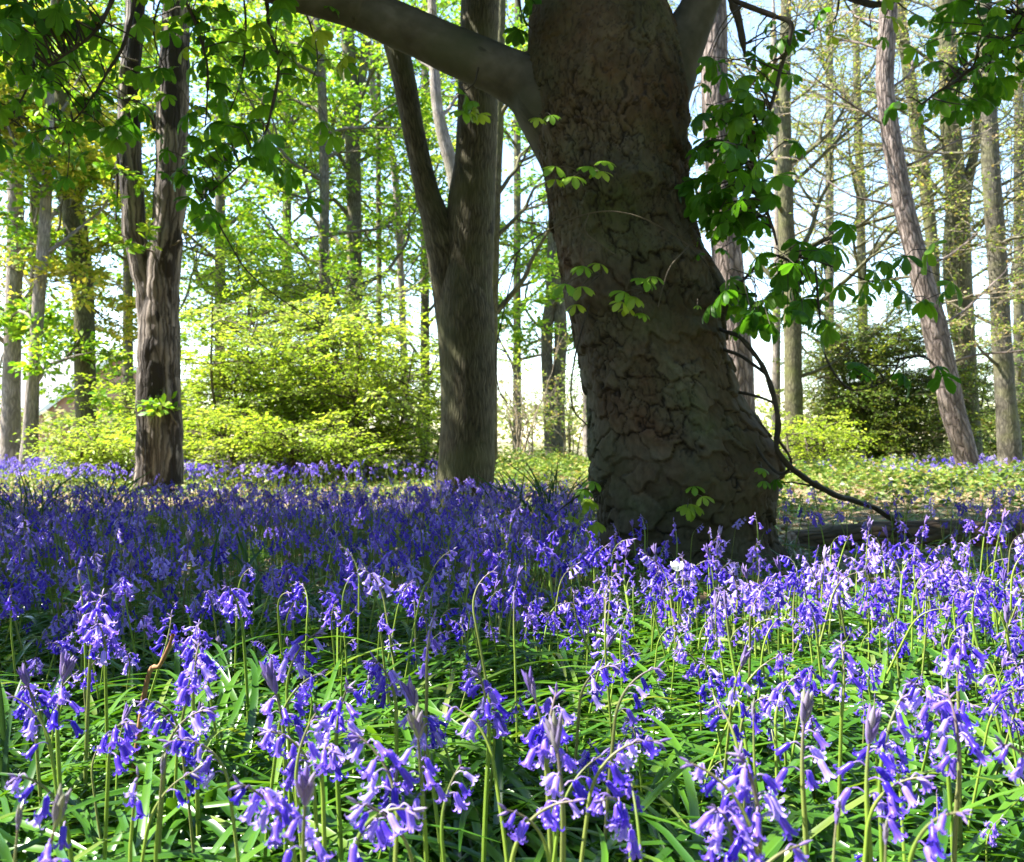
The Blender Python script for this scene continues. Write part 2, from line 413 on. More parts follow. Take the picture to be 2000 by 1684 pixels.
# ------------------------------------------------------------------ leaf templates
def tpl_diamond(w=0.55, fold=0.12):
    b = Buf()
    V = [(0, 0, 0), (0.45, w / 2, fold), (1, 0, -0.08), (0.45, -w / 2, fold)]
    b.add(V, [(0, 1, 2, 3)])
    return b

def tpl_oval(w=0.6, fold=0.1, droop=0.15):
    b = Buf()
    xs = [0, 0.28, 0.66, 1.0]; ws = [0.02, w * 0.42, w * 0.42, 0.02]
    V, S = [], []
    for x, ww in zip(xs, ws):
        z = -droop * x * x
        V += [(x, ww, z + fold * ww), (x, 0, z), (x, -ww, z + fold * ww)]; S += [0, 1, 0]
    Q = []
    for k in range(3):
        a = k * 3
        Q += [(a, a + 1, a + 4, a + 3), (a + 1, a + 2, a + 5, a + 4)]
    b.add(V, Q, sub=S)
    return b

def tpl_chestnut(n=6, seed=0):
    """a palmate leaf: n drooping leaflets on one stalk, 1 unit = length of the longest leaflet"""
    r = np.random.default_rng(seed)
    b = Buf()
    for k in range(n):
        a = (k - (n - 1) / 2) / ((n - 1) / 2) * 1.75 + r.normal(0, 0.08)
        L = (1.0 - 0.3 * abs(a) / 1.75) * r.uniform(0.85, 1.1)
        W = L * r.uniform(0.36, 0.44)
        ts = np.array([0, 0.25, 0.55, 0.78, 0.93, 1.0]); ws = np.array([0.06, 0.22, 0.42, 0.5, 0.3, 0.02]) * W
        dr = r.uniform(0.7, 1.5)
        V, S, Q = [], [], []
        ca, sa = math.cos(a), math.sin(a)
        for t, ww in zip(ts, ws):
            rr = L * t * (1 - 0.22 * dr * t); z = -dr * L * 0.5 * t ** 1.6
            for sd, sb in ((1, 0), (0, 1), (-1, 0)):
                x, y = rr, sd * ww
                V.append((x * ca - y * sa, x * sa + y * ca, z + abs(sd) * ww * 0.25)); S.append(sb * 0.8)
        for i in range(5):
            q = i * 3
            Q += [(q, q + 1, q + 4, q + 3), (q + 1, q + 2, q + 5, q + 4)]
        b.add(V, Q, sub=S)
    return b
T_DIA = tpl_diamond(); T_OVAL = tpl_oval()
T_CHEST = [tpl_chestnut(n, s) for n, s in ((5, 1), (6, 2), (7, 3), (5, 4))]

def rand_leaves(buf, P, D, size, tpl, mat, flat=0.5, var=None):
    """leaves at P heading D with near-up normals"""
    P = np.asarray(P); n = len(P)
    if n == 0: return
    up = np.array([0, 0, 1.0]) * flat + rng.normal(0, 1, (n, 3)) * (1 - flat) * 0.8
    stamp(buf, tpl, frames(D, up), P, np.broadcast_to(size, (n,)) * rng.uniform(0.65, 1.25, n), mat, var)

def chest_leaves(buf, P, size, mat, out=None, droop=0.5):
    P = np.asarray(P); n = len(P)
    if n == 0: return
    k = rng.integers(0, len(T_CHEST), n)
    a = rng.uniform(0, 2 * np.pi, n)
    D = np.stack([np.cos(a), np.sin(a), -droop * rng.uniform(0.4, 1.6, n)], -1)
    if out is not None: D = D + out
    up = np.stack([rng.normal(0, .45, n), rng.normal(0, .45, n), np.ones(n)], -1)
    R = frames(D, up); S = size * rng.uniform(0.6, 1.2, n)
    for j in range(len(T_CHEST)):
        s = k == j
        if s.any(): stamp(buf, T_CHEST[j], R[s], P[s], S[s], mat)

# ------------------------------------------------------------------ tree growing
class Grow:
    def __init__(self, seed, kids=(5, 4, 3), ang=0.8, lr=0.55, trop=0.1, wander=0.25, flat=1.0, nleaf=6, leaf_off=0.03, rr=0.5, minr=0.0035, nseg=5):
        self.r = np.random.default_rng(seed); self.__dict__.update(kids=kids, ang=ang, lr=lr, trop=trop, wander=wander, flat=flat, nleaf=nleaf, leaf_off=leaf_off, rr=rr, minr=minr, nseg=nseg)
        self.tubes, self.LP, self.LD = [], [], []
    def branch(self, p, d, L, r0, lvl=0):
        r = self.r; n = self.nseg + (2 if lvl == 0 else 0) - (2 if lvl >= 2 else 0)
        x, y, z = (float(q) for q in p); dx, dy, dz = (float(q) for q in d)
        k = 1 / math.sqrt(dx * dx + dy * dy + dz * dz + 1e-12); dx *= k; dy *= k; dz *= k
        pts = [(x, y, z)]; rn = (r.standard_normal((n, 3)) * self.wander).tolist(); st = L / n; fl = self.flat if lvl else 1.0
        for i in range(n):
            a = rn[i]
            dx += a[0]; dy += a[1]; dz = (dz + a[2] * .7 + self.trop)
            k = 1 / math.sqrt(dx * dx + dy * dy + dz * dz + 1e-12); dx *= k; dy *= k; dz *= k
            if fl < 1:
                dz *= fl ** .5; k = 1 / math.sqrt(dx * dx + dy * dy + dz * dz + 1e-12); dx *= k; dy *= k; dz *= k
            x += dx * st; y += dy * st; z += dz * st; pts.append((x, y, z))
        rad = [max(r0 * (1 - .65 * i / n), self.minr) for i in range(n + 1)]
        P = np.array(pts)
        self.tubes.append((P, np.array(rad), lvl))
        if lvl < len(self.kids):
            kk = max(1, int(r.normal(self.kids[lvl], 0.7)))
            ts = np.sort(r.uniform(0.22, 1.0, kk)); ts[-1] = 1.0
            rs = r.standard_normal((kk, 3)).tolist(); ru = r.random((kk, 2)).tolist()
            for t, w3, u in zip(ts.tolist(), rs, ru):
                f = t * n; i = min(int(f), n - 1); f -= i
                A, B = pts[i], pts[i + 1]
                q = [A[j] + (B[j] - A[j]) * f for j in range(3)]
                e = [B[j] - A[j] for j in range(3)]; k = 1 / math.sqrt(e[0] ** 2 + e[1] ** 2 + e[2] ** 2 + 1e-12); e = [c * k for c in e]
                sx = (e[1] * w3[2] - e[2] * w3[1], e[2] * w3[0] - e[0] * w3[2], e[0] * w3[1] - e[1] * w3[0])
                k = 1 / math.sqrt(sx[0] ** 2 + sx[1] ** 2 + sx[2] ** 2 + 1e-12)
                a = self.ang * (.6 + .65 * u[0]) * (0.5 if t > 0.97 else 1); ca, sa = math.cos(a), math.sin(a) * k
                nd = [e[j] * ca + sx[j] * sa for j in range(3)]; nd[2] *= self.flat
                self.branch(q, nd, L * self.lr * (.7 + .55 * u[1]) * (1.15 - 0.4 * t), max(rad[i] * self.rr * 1.3, self.minr), lvl + 1)
        if lvl >= len(self.kids) - 1 and self.nleaf:
            m = max(1, int(r.normal(self.nleaf, self.nleaf * 0.25)))
            f = r.uniform(0.1, 1, m) * n; i = np.minimum(f.astype(int), n - 1)
            dd = P[i + 1] - P[i]
            self.LP.append(P[i] + dd * (f - i)[:, None]); self.LD.append(dd)
    def leaves(self):
        if not self.LP: return np.zeros((0, 3)), np.zeros((0, 3))
        P, dd = np.concatenate(self.LP), norm(np.concatenate(self.LD)); m = len(P); r = self.r
        sd = norm(np.cross(dd, [0, 0, 1.0]) * r.choice([-1, 1], m)[:, None] + dd * 0.5 + r.normal(0, 0.4, (m, 3)))
        return P + sd * self.leaf_off * r.random((m, 1)), sd

def trunk_from_px(rows, Y, top=None, n=40, base_dip=0.12):
    """rows (py, left, right) from the photograph -> centre line and radii; top = extra height"""
    pts = []
    for py, l, r in sorted(rows, key=lambda q: -q[0]):
        c = at((l + r) / 2, py, Y)
        pts.append([*c, (r - l) / 2 / F * Y])
    p0 = pts[0]
    gz = float(ground_z(p0[0], p0[1]))
    if p0[2] > gz - base_dip:
        pts.insert(0, [p0[0] - (pts[1][0] - p0[0]) * 0.1, p0[1], gz - base_dip, p0[3] * 1.25])
    if top:
        a, b_ = pts[-2], pts[-1]
        d = norm(np.array(b_[:3]) - np.array(a[:3])); d = norm(d + np.array([0, 0, 0.6]))
        h = top - b_[2]
        if h > 0.3:
            for f_, rf in ((0.4, 0.75), (0.75, 0.5), (1.0, 0.2)):
                q = np.array(b_[:3]) + d * h * f_ / max(d[2], 0.5)
                pts.append([*q, b_[3] * rf])
    s = smooth_path(pts, n)
    return s[:, :3], s[:, 3]

def loft(buf, path, rad, ns, mat=0, bump=0.0, bscale=6.0, seed=0, var=0.5):
    """a trunk: rings in the horizontal plane tilted to the path, uneven by noise; the seam is at the back"""
    p = np.asarray(path); n = len(p)
    t = norm(np.gradient(p, axis=0))
    u = norm(np.cross([0, 1.0, 0], t)); u = np.where(np.isfinite(u), u, [1, 0, 0]); v = np.cross(t, u)
    th = np.linspace(0, 2 * np.pi, ns + 1) + np.pi / 2
    dirn = np.cos(th)[None, :, None] * u[:, None, :] + np.sin(th)[None, :, None] * v[:, None, :]
    r = np.asarray(rad)[:, None] * np.ones(ns + 1)
    W = p[:, None, :] + r[..., None] * dirn
    if bump:
        nn = fbm(W * bscale, seed, 3) - 0.5
        r = r * (1 + bump * 2 * nn)
        r[:, -1] = r[:, 0]
        W = p[:, None, :] + r[..., None] * dirn
    i = np.arange(n - 1)[:, None] * (ns + 1) + np.arange(ns)[None, :]
    L = np.concatenate([[0], np.cumsum(np.linalg.norm(np.diff(p, axis=0), axis=1))])
    bc = np.stack([np.broadcast_to((th - np.pi / 2)[None] * np.mean(rad), (n, ns + 1)), np.broadcast_to(L[:, None], (n, ns + 1)), np.full((n, ns + 1), seed * 1.7)], -1)
    buf.add(W.reshape(-1, 3), np.stack([i, i + 1, i + ns + 2, i + ns + 1], -1).reshape(-1, 4), None, mat, var, 0.0, bc)

def tubes_many(buf, paths, rads, ns, mat):
    """many tubes of one length at once"""
    p = np.stack(paths); r = np.stack(rads); m, n = r.shape
    t = norm(np.gradient(p, axis=1)); u = norm(np.cross(t, [0.31, 0.47, 0.83])); v = np.cross(t, u)
    th = np.linspace(0, 2 * np.pi, ns + 1)[:-1]
    W = p[:, :, None] + r[:, :, None, None] * (np.cos(th)[:, None] * u[:, :, None] + np.sin(th)[:, None] * v[:, :, None])
    k = np.arange(ns); a = np.arange(n - 1)[:, None] * ns + k; b = np.arange(n - 1)[:, None] * ns + (k + 1) % ns
    Q = np.stack([a, b, b + ns, a + ns], -1).reshape(-1, 4)
    Q = (Q[None] + (np.arange(m) * n * ns)[:, None, None]).reshape(-1, 4)
    buf.add(W.reshape(-1, 3), Q, None, mat)

def emit(g, trunk_buf, crown_buf, twig_mat_i, split=0.02, ns=5):
    batch = {}
    for pts, rad, lvl in g.tubes:
        if rad[0] >= split and trunk_buf is not None:
            n = len(pts)
            tube(trunk_buf, smooth_path(pts, n * 2), np.interp(np.linspace(0, 1, n * 2), np.linspace(0, 1, n), rad), 7)
        else:
            batch.setdefault((len(pts), 4 if rad[0] > 0.008 else 3), []).append((pts, rad))
    for (n, s), rows in batch.items():
        tubes_many(crown_buf, [q[0] for q in rows], [q[1] for q in rows], s, twig_mat_i)

def simple_tree(name, label, cat, Y, rows, bark, top=11.0, limbs=(), g=None, leaf=None, leaf_size=0.07, tpl=None, twig='twig', group=None, forks=(), bump=0.1, ns=14, flat=0.45, seed=0):
    """limbs: (height, azimuth in degrees, elevation, length, radius); forks: further stems, rows like the first"""
    path, rad = trunk_from_px(rows, Y, top)
    base = path[0].copy(); base[2] = ground_z(base[0], base[1])
    root = thing(name, label, cat, base, group)
    tb, cb = Buf(), Buf()
    loft(tb, path, rad, ns, 0, bump, 5.0, seed)
    for fr in forks:
        fp = [[*at((l + r) / 2, py, Y), (r - l) / 2 / F * Y] for py, l, r in sorted(fr, key=lambda q: -q[0])]
        a, b_ = np.array(fp[-2]), np.array(fp[-1])
        if top and b_[2] < top - 1:
            d = norm(b_[:3] - a[:3] + np.array([0, 0, 0.3])); fp.append([*(b_[:3] + d * (top - b_[2]) * 0.9), b_[3] * 0.3])
        s = smooth_path(fp, 24)
        loft(tb, s[:, :3], s[:, 3], 10, 0, bump, 5.0, seed + 1)
    if g is not None:
        for h, az, el, L, r in limbs:
            i = int(np.argmin(abs(path[:, 2] - h)))
            a, e = math.radians(az), math.radians(el)
            d = np.array([math.cos(a) * math.cos(e), math.sin(a) * math.cos(e), math.sin(e)])
            g.branch(path[i], d, L, min(r, rad[i] * 0.6))
        emit(g, tb, cb, 1)
        P, D = g.leaves()
        if leaf and len(P): rand_leaves(cb, P, D, leaf_size, tpl or T_DIA, 0, flat)
    tb.obj('trunk', M[bark], root)
    if cb.n:
        cb.obj('crown', [M[leaf or 'fresh_leaf'], M[twig]], root)
    return root

def ring_limbs(seed, z0, z1, n, L, r, el=(10, 45)):
    q = np.random.default_rng(seed)
    return [(z, q.uniform(0, 360), q.uniform(*el), L * q.uniform(0.7, 1.2), r) for z in np.linspace(z0, z1, n)]
#PART2
# ------------------------------------------------------------------ the big horse chestnut
YC = 4.45
def chestnut():
    rows = [(0, 1042, 1290), (60, 1036, 1318), (120, 1034, 1330), (190, 1030, 1337), (250, 1040, 1336), (300, 1056, 1335), (350, 1068, 1338), (400, 1078, 1346),
            (450, 1088, 1356), (500, 1096, 1370), (550, 1106, 1388), (590, 1114, 1402), (630, 1124, 1402), (680, 1132, 1412), (750, 1144, 1430), (820, 1155, 1452), (870, 1162, 1474),
            (910, 1168, 1492), (950, 1170, 1497), (1000, 1176, 1494), (1050, 1172, 1496), (1085, 1158, 1512), (1115, 1138, 1535), (1135, 1110, 1560)]
    pts = [[*at((l + r) / 2, py, YC), (r - l) / 2 / F * YC] for py, l, r in rows[::-1]]
    a = np.array(pts[-1])
    for k, (dx, dz, rf) in enumerate(((-0.02, 0.5, 0.9), (-0.1, 1.3, 0.75), (-0.15, 2.4, 0.5), (-0.1, 3.6, 0.25), (0, 4.6, 0.08))):
        pts.append([a[0] + dx, a[1] - 0.05 * k, a[2] + dz, a[3] * rf])
    base = np.array([pts[0][0], YC, 0.0])
    root = thing('horse_chestnut_tree', 'massive dark chestnut trunk with scaly cracked bark, a thick bough and leafy drooping branches', 'tree', base)
    # trunk with real bark plates
    zs = np.array([p[2] for p in pts]); arr = np.array(pts)
    z1 = np.concatenate([np.arange(zs[0], 2.75, 0.0062), np.arange(2.75, zs[-1], 0.05)])
    cx = np.interp(z1, zs, arr[:, 0]); cy = np.interp(z1, zs, arr[:, 1]); rr = np.interp(z1, zs, arr[:, 3])
    k = np.ones(25) / 25
    sm = lambda x: np.convolve(np.pad(x, 12, 'edge'), k, 'valid')
    cx, rr = sm(cx), sm(rr)
    ns = 400
    th = np.linspace(0, 2 * np.pi, ns + 1)
    TH, Z = np.meshgrid(th + np.pi / 2, z1)
    R = rr[:, None] * np.ones_like(TH)
    dx, dy = np.cos(TH), np.sin(TH)
    P = np.stack([cx[:, None] + R * dx, cy[:, None] + R * dy, Z], -1)
    low = fbm(P * 3.0, 11, 2) - 0.5
    R = R * (1 + 0.06 * low * np.clip(Z, .4, 1)) * (1 + .10 * np.exp(-np.maximum(Z, 0) / .16) * (np.cos(TH * 5 + .7) + .5 * np.cos(TH * 8)))
    burr = np.clip(fbm(P * (5, 5, 6), 23, 3) - 0.6, 0, 1)
    R = R + 0.10 * burr
    for (ba, bz, bh, bs) in ((-1.62, 0.42, 0.05, 0.10), (-1.25, 1.32, 0.035, 0.07), (-0.2, 1.22, 0.05, 0.08), (-1.45, 1.68, 0.03, 0.08), (-1.9, 1.62, 0.03, 0.09), (-0.25, 0.5, 0.07, 0.13), (-2.9, 0.42, 0.04, .1), (-2.6, 1.18, 0.04, 0.08), (-1.3, 1.95, .02, .06)):
        dd = ((np.angle(np.exp(1j * (TH - ba)))) * rr[:, None]) ** 2 + (Z - bz) ** 2
        R = R + bh * np.exp(-dd / (2 * bs * bs))
    # bark: flakes peeling in layers, scales of two sizes, cracks that come and go
    uu = ((np.where(TH > np.pi * 2.5 - 1e-6, TH - 2 * np.pi, TH) / (2 * np.pi)) - 0.25) % 1.0
    per = np.stack([dx * 0.4, dy * 0.4, Z], -1)
    w1 = fbm(per * 5, 31, 3) - 0.5; w2 = fbm(per * 5, 47, 3) - 0.5
    w3 = fbm(per * 20, 77, 2) - 0.5; w4 = fbm(per * 20, 99, 2) - 0.5
    low_ = np.clip((1.75 - Z) / 0.7, 0, 1)                      # round scales low down, long flakes higher up
    lay = fbm(per * (11, 11, 4.2) + np.stack([w3, w3, w4], -1) * .8, 201, 3) * 9 + w1 * 1.5
    fl = lay - np.floor(lay)
    flake = 1 - np.clip(fl / 0.86, 0, 1) + np.clip((fl - .86) / .14, 0, 1)      # slow slope, then an abrupt edge
    edge_l = np.clip((fl - .80) / .10, 0, 1) * np.clip((1 - fl) / .05, 0, 1)
    n1 = 23
    zl = np.cumsum(np.gradient(z1) * np.interp(z1, [0, 0.9, 1.6, 2.3, 9], [10.5, 10, 6.5, 4.0, 3.5]))[:, None]
    U1 = uu * n1 + w1 * 1.3 + w3 * 0.85; V1 = zl + w2 * 1.3 + w4 * 0.85
    f1, f2, rid, ou, ov = cells(U1, V1, 5, n1)
    n2_ = 58
    U2 = uu * n2_ + w2 * 1.6 + w3 * 1.2; V2 = zl * 2.0 + w1 * 1.6 + w4 * 1.2
    g1, g2, gid, hu, hv = cells(U2, V2, 15, n2_)
    split = np.clip((fbm(per * 4, 61, 2) - .45) * 9, 0, 1)
    come = np.clip((fbm(per * (7, 7, 5), 131, 2) - .34) * 4.5, 0, 1)
    crack1 = (1 - np.clip((f2 - f1) / 0.10, 0, 1)) * (.25 + .75 * come)
    crack2 = (1 - np.clip((g2 - g1) / 0.16, 0, 1)) * split * come
    smooth_top = np.clip((Z - 2.1) / 0.45, 0, 1) * 0.4 * (.4 + .6 * np.clip((fbm(per * 3, 17, 2) - .35) * 5, 0, 1))
    stepped = lambda q, k: (np.floor(q * k) + np.clip((q * k - np.floor(q * k)) * 5, 0, 1)) / k
    hgt = (.55 + .45 * low_) * (0.019 * rid - ov * 0.010) + split * (0.008 * gid - hv * 0.002) + 0.0095 * flake * (1 - .8 * low_)
    hgt = hgt - 0.015 * crack1 ** 1.2 - 0.010 * crack2 ** 1.2
    hgt += 0.0022 * (fbm(per * 45, 5, 3) - 0.5)
    R = R + hgt * (1 - smooth_top)
    R[:, -1] = R[:, 0]
    P = np.stack([cx[:, None] + R * dx, cy[:, None] + R * dy, Z], -1)
    b = Buf()
    n, m = TH.shape
    i = np.arange(n - 1)[:, None] * m + np.arange(m - 1)[None]
    bc = np.stack([(TH - np.pi / 2) * 0.36, Z, 0 * Z], -1)
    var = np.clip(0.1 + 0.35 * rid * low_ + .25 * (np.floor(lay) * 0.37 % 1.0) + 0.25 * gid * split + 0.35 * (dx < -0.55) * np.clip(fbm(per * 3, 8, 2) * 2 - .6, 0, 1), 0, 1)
    sub = np.clip(np.maximum(np.maximum(crack1 * 1.4 - .2, (crack2 - .3) * 1.1), edge_l * .75 * (1 - .7 * low_)), 0, .92) * (1 - smooth_top)
    b.add(P, np.stack([i, i + 1, i + m + 1, i + m], -1), None, 0, var, sub, bc)
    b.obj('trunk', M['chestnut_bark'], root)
    # the thick bough to the other side, and the limb that forks up
    def bough(rows3, n=60, ns=40, seed=3):
        s = smooth_path(rows3, n); bb = Buf()
        loft(bb, s[:, :3], s[:, 3], ns, 0, 0.05, 7, seed)
        return bb.obj('bough', M['branch_bark'], root)
    q = lambda px, py, rp, dY=0.0: [*at(px, py, YC + dY), rp / F * (YC + dY)]
    bough([q(1130, 230, 130, .05), q(1075, 195, 88), q(1030, 165, 58), q(985, 142, 50), q(940, 122, 47), q(880, 96, 46), q(820, 68, 44), q(760, 42, 43), q(700, 14, 43), q(640, -4, 42, -.1), q(560, -26, 40, -.25), q(440, -70, 36, -.5), q(250, -180, 30, -.9), q(0, -380, 22, -1.2), q(-300, -640, 12, -1.4)])
    bough([q(1240, 330, 60, .1), q(1275, 210, 66, .03), q(1305, 130, 60), q(1338, 70, 45), q(1372, 0, 36), q(1410, -80, 33), q(1500, -300, 28), q(1640, -640, 20, .3), q(1750, -1000, 10, .6)], seed=9)
    bough([q(1150, -60, 70, 0), q(1100, -220, 50, -.1), q(900, -520, 34, -.5), q(560, -900, 24, -1.0), q(150, -1250, 10, -1.5)], seed=12)

    # drooping leafy branches: line in photograph positions with a distance, then where its leaves hang
    def branch(line, r0, r1, clusters, mat='dark_twig', leafmat='chestnut_leaf', size=0.10, name='branch'):
        pth = smooth_path([at(x, y, Y) for x, y, Y in line], max(12, 7 * len(line)))
        jit = np.stack([vnoise(pth * 9 + 31 * k, 70 + k) - .5 for k in range(3)], -1)
        pth = pth + jit * min(.02, r0 * 1.6)
        rr_ = np.linspace(r0, r1, len(pth)) * (.8 + .5 * vnoise(pth * 30, 75))
        bb = Buf(); tube(bb, pth, rr_, 8, 0)
        lb = Buf(); LP = []
        for (x, y, Y, sx, sy, n) in clusters:
            c = at(x, y, Y); k = Y / F
            n = int(n * 1.08 + .5); pp = c + rng.normal(0, 1, (n, 3)) * (sx * k * 1.1, 0.2, sy * k * 1.1)
            for p in pp:
                j = int(np.argmin(((pth - p) ** 2).sum(1)))
                d = np.linalg.norm(pth[j] - p)
                if d > 0.05:
                    mid = (pth[j] + p) / 2 + np.array([0, 0, 0.12 * d]) + rng.normal(0, .02, 3)
                    tube(bb, smooth_path([pth[j], mid, p], 6), np.linspace(min(r1 * 1.1, .005), .0016, 6), 4, 0)
            LP.append(pp)
        o = bb.obj(name, M[mat], root)
        if LP:
            LP = np.concatenate(LP)
            chest_leaves(lb, LP, size, 0)
            lb.obj('foliage', M[leafmat], o)
        return o
    # right-hand curtain of leaves
    branch([(1395, -30, 4.3), (1450, 8, 4.2), (1510, 30, 4.15), (1545, 50, 4.1), (1532, 120, 4.1), (1512, 190, 4.1), (1478, 275, 4.1), (1470, 340, 4.1), (1500, 420, 4.1), (1520, 480, 4.1)], 0.012, 0.005,
           [(1400, 110, 4.1, 22, 16, 4), (1540, 80, 4.1, 26, 26, 7), (1430, 190, 4.1, 40, 30, 7), (1420, 270, 4.1, 34, 30, 9), (1480, 250, 4.1, 26, 40, 7), (1430, 350, 4.1, 38, 34, 12), (1410, 420, 4.1, 36, 26, 9), (1470, 400, 4.1, 28, 30, 6), (1510, 330, 4.1, 20, 40, 4), (1400, 320, 4.1, 30, 26, 8), (1445, 420, 4.1, 34, 26, 10), (1470, 300, 4.1, 30, 40, 9), (1390, 250, 4.1, 22, 26, 4)])
    branch([(1420, -40, 4.4), (1445, 60, 4.4), (1455, 110, 4.4)], 0.02, 0.008, [(1560, 60, 4.2, 14, 14, 3)])
    branch([(1395, 600, 4.35), (1440, 560, 4.1), (1500, 500, 4.0), (1545, 505, 4.0), (1600, 475, 4.0), (1640, 460, 4.0)], 0.007, 0.003,
           [(1440, 570, 4.0, 34, 30, 9), (1510, 545, 3.9, 30, 26, 8), (1560, 510, 4.0, 28, 24, 7), (1620, 480, 4.0, 20, 16, 4), (1500, 610, 4.0, 34, 26, 8), (1440, 625, 4.0, 20, 18, 4), (1580, 650, 4.0, 26, 26, 5)])
    branch([(1400, 640, 4.3), (1445, 660, 4.1), (1478, 700, 4.05), (1508, 760, 4.0), (1519, 830, 4.0), (1520, 885, 4.0), (1560, 925, 4.1), (1620, 962, 4.3), (1690, 985, 4.6), (1740, 1012, 4.85), (1775, 1050, 5.0)], 0.008, 0.015,
           [(1480, 935, 4.2, 14, 20, 2)], 'dark_twig')
    branch([(1500, 735, 4.02), (1455, 700, 4.15), (1405, 680, 4.3)], 0.006, 0.008, [])
    branch([(1518, 790, 4.0), (1480, 775, 4.15), (1430, 765, 4.3)], 0.005, 0.006, [])
    branch([(1520, 860, 4.0), (1545, 900, 4.05), (1530, 925, 4.1), (1500, 905, 4.15), (1440, 815, 4.25)], 0.006, 0.006, [])
    branch([(1590, 520, 4.0), (1600, 600, 3.95), (1610, 690, 3.9), (1650, 755, 3.9), (1690, 760, 3.9), (1740, 735, 3.9), (1760, 700, 3.9)], 0.005, 0.003,
           [(1715, 720, 3.9, 16, 14, 3), (1785, 720, 3.9, 16, 16, 3)], size=0.10)
    branch([(1560, 500, 4.0), (1625, 520, 3.95), (1690, 545, 3.9), (1745, 560, 3.9), (1800, 590, 3.9)], 0.004, 0.002, [(1700, 560, 3.9, 34, 18, 6), (1780, 580, 3.9, 22, 14, 4), (1750, 535, 3.9, 20, 10, 3)], size=0.115)
    # leaves at the top corner on the right
    branch([(2100, -80, 4.2), (2020, 20, 4.1), (1960, 90, 4.1), (1880, 150, 4.1), (1800, 205, 4.1)], 0.012, 0.004,
           [(1960, 60, 4.1, 60, 45, 26), (1900, 120, 4.1, 45, 28, 12), (1850, 180, 4.1, 34, 22, 8), (1990, 130, 4.0, 40, 30, 12), (1880, 20, 4.3, 26, 22, 7), (1970, 10, 4.1, 50, 30, 16)])
    branch([(1560, -60, 4.6), (1640, -12, 4.5), (1710, 8, 4.4), (1760, -10, 4.4)], 0.022, 0.012, [(1740, 30, 4.4, 22, 18, 5), (1690, 25, 4.4, 30, 15, 3)], leafmat='fresh_leaf')
    # upper side left: hanging twigs under the bough
    branch([(515, -40, 4.2), (528, 50, 4.2), (545, 130, 4.2), (530, 215, 4.2), (505, 285, 4.2), (445, 345, 4.2), (395, 392, 4.2)], 0.010, 0.003,
           [(545, 150, 4.2, 30, 26, 5), (450, 270, 4.2, 34, 30, 9), (510, 300, 4.2, 34, 26, 7), (400, 300, 4.2, 22, 30, 5), (410, 400, 4.2, 28, 28, 7), (380, 350, 4.2, 22, 26, 4), (560, 330, 4.2, 20, 20, 3), (590, 60, 4.2, 30, 26, 5)])
    branch([(330, -50, 4.0), (380, 40, 4.1), (404, 120, 4.1), (405, 180, 4.1), (398, 250, 4.1)], 0.008, 0.003,
           [(390, 50, 4.1, 26, 26, 6), (430, 20, 4.1, 22, 14, 4), (400, 190, 4.1, 22, 24, 5), (445, 70, 4.1, 20, 20, 3)])
    branch([(560, -60, 4.4), (600, 30, 4.4), (620, 110, 4.4), (600, 180, 4.4)], 0.006, 0.002, [(620, 70, 4.4, 34, 30, 6), (600, 170, 4.4, 30, 24, 5), (660, 130, 4.4, 24, 22, 3)], leafmat='fresh_leaf', size=.1)
    branch([(20, -60, 3.9), (70, 60, 3.9), (60, 150, 3.9), (20, 230, 3.9)], 0.008, 0.003, [(30, 60, 3.9, 40, 40, 10), (60, 150, 3.9, 36, 36, 8), (15, 240, 3.9, 24, 30, 5)], size=.095)
    branch([(470, -60, 4.6), (480, 60, 4.6), (470, 160, 4.6), (440, 230, 4.6)], 0.006, 0.002, [(480, 60, 4.6, 34, 34, 8), (465, 150, 4.6, 34, 30, 8), (430, 220, 4.6, 28, 24, 6)], size=.095)
    branch([(330, -50, 4.3), (300, 60, 4.3), (330, 160, 4.3)], 0.006, 0.002, [(300, 40, 4.3, 34, 30, 6), (320, 140, 4.3, 30, 30, 5)], leafmat='fresh_leaf', size=.1)
    branch([(405, 395, 4.2), (440, 460, 4.2), (480, 525, 4.2), (545, 582, 4.2), (640, 640, 4.2)], 0.004, 0.002, [])
    branch([(240, -40, 3.4), (205, 25, 3.4), (160, 85, 3.4), (95, 130, 3.4)], 0.010, 0.004,
           [(130, 40, 3.4, 42, 30, 11), (60, 80, 3.4, 36, 34, 8), (200, 60, 3.4, 28, 24, 5), (60, 10, 3.4, 40, 20, 7)], size=0.10)
    branch([(270, -40, 3.8), (250, 70, 3.8), (205, 150, 3.8), (170, 205, 3.8), (130, 250, 3.8)], 0.008, 0.003,
           [(190, 170, 3.8, 36, 30, 8), (130, 210, 3.8, 36, 30, 7), (100, 270, 3.8, 30, 24, 4), (240, 220, 3.8, 26, 22, 4), (40, 190, 3.8, 30, 26, 4)], size=0.10)
    branch([(1005, -30, 4.2), (1020, 30, 4.2), (1040, 60, 4.2)], 0.005, 0.002, [(1020, 25, 4.2, 18, 20, 5)])
    branch([(935, 132, 4.3), (925, 165, 4.25), (890, 185, 4.2)], 0.004, 0.002, [(905, 190, 4.15, 26, 10, 5)], leafmat='fresh_leaf', size=0.1)
    # thin bare twig that arches across the trunk
    branch([(965, 560, 4.0), (1010, 495, 4.0), (1080, 445, 3.98), (1160, 415, 3.96), (1230, 418, 3.97), (1300, 450, 3.99), (1345, 480, 4.02)], 0.0035, 0.0025, [], 'twig')
    branch([(1345, 480, 4.02), (1310, 520, 3.96), (1295, 560, 3.95), (1285, 600, 3.97)], 0.003, 0.002, [], 'twig')
    branch([(1150, 418, 3.96), (1145, 455, 3.95), (1205, 500, 3.96)], 0.0025, 0.0016, [], 'twig')
    branch([(1175, 940, 4.1), (1100, 990, 3.9), (1050, 1040, 3.8)], 0.004, 0.002, [], 'dark_twig')
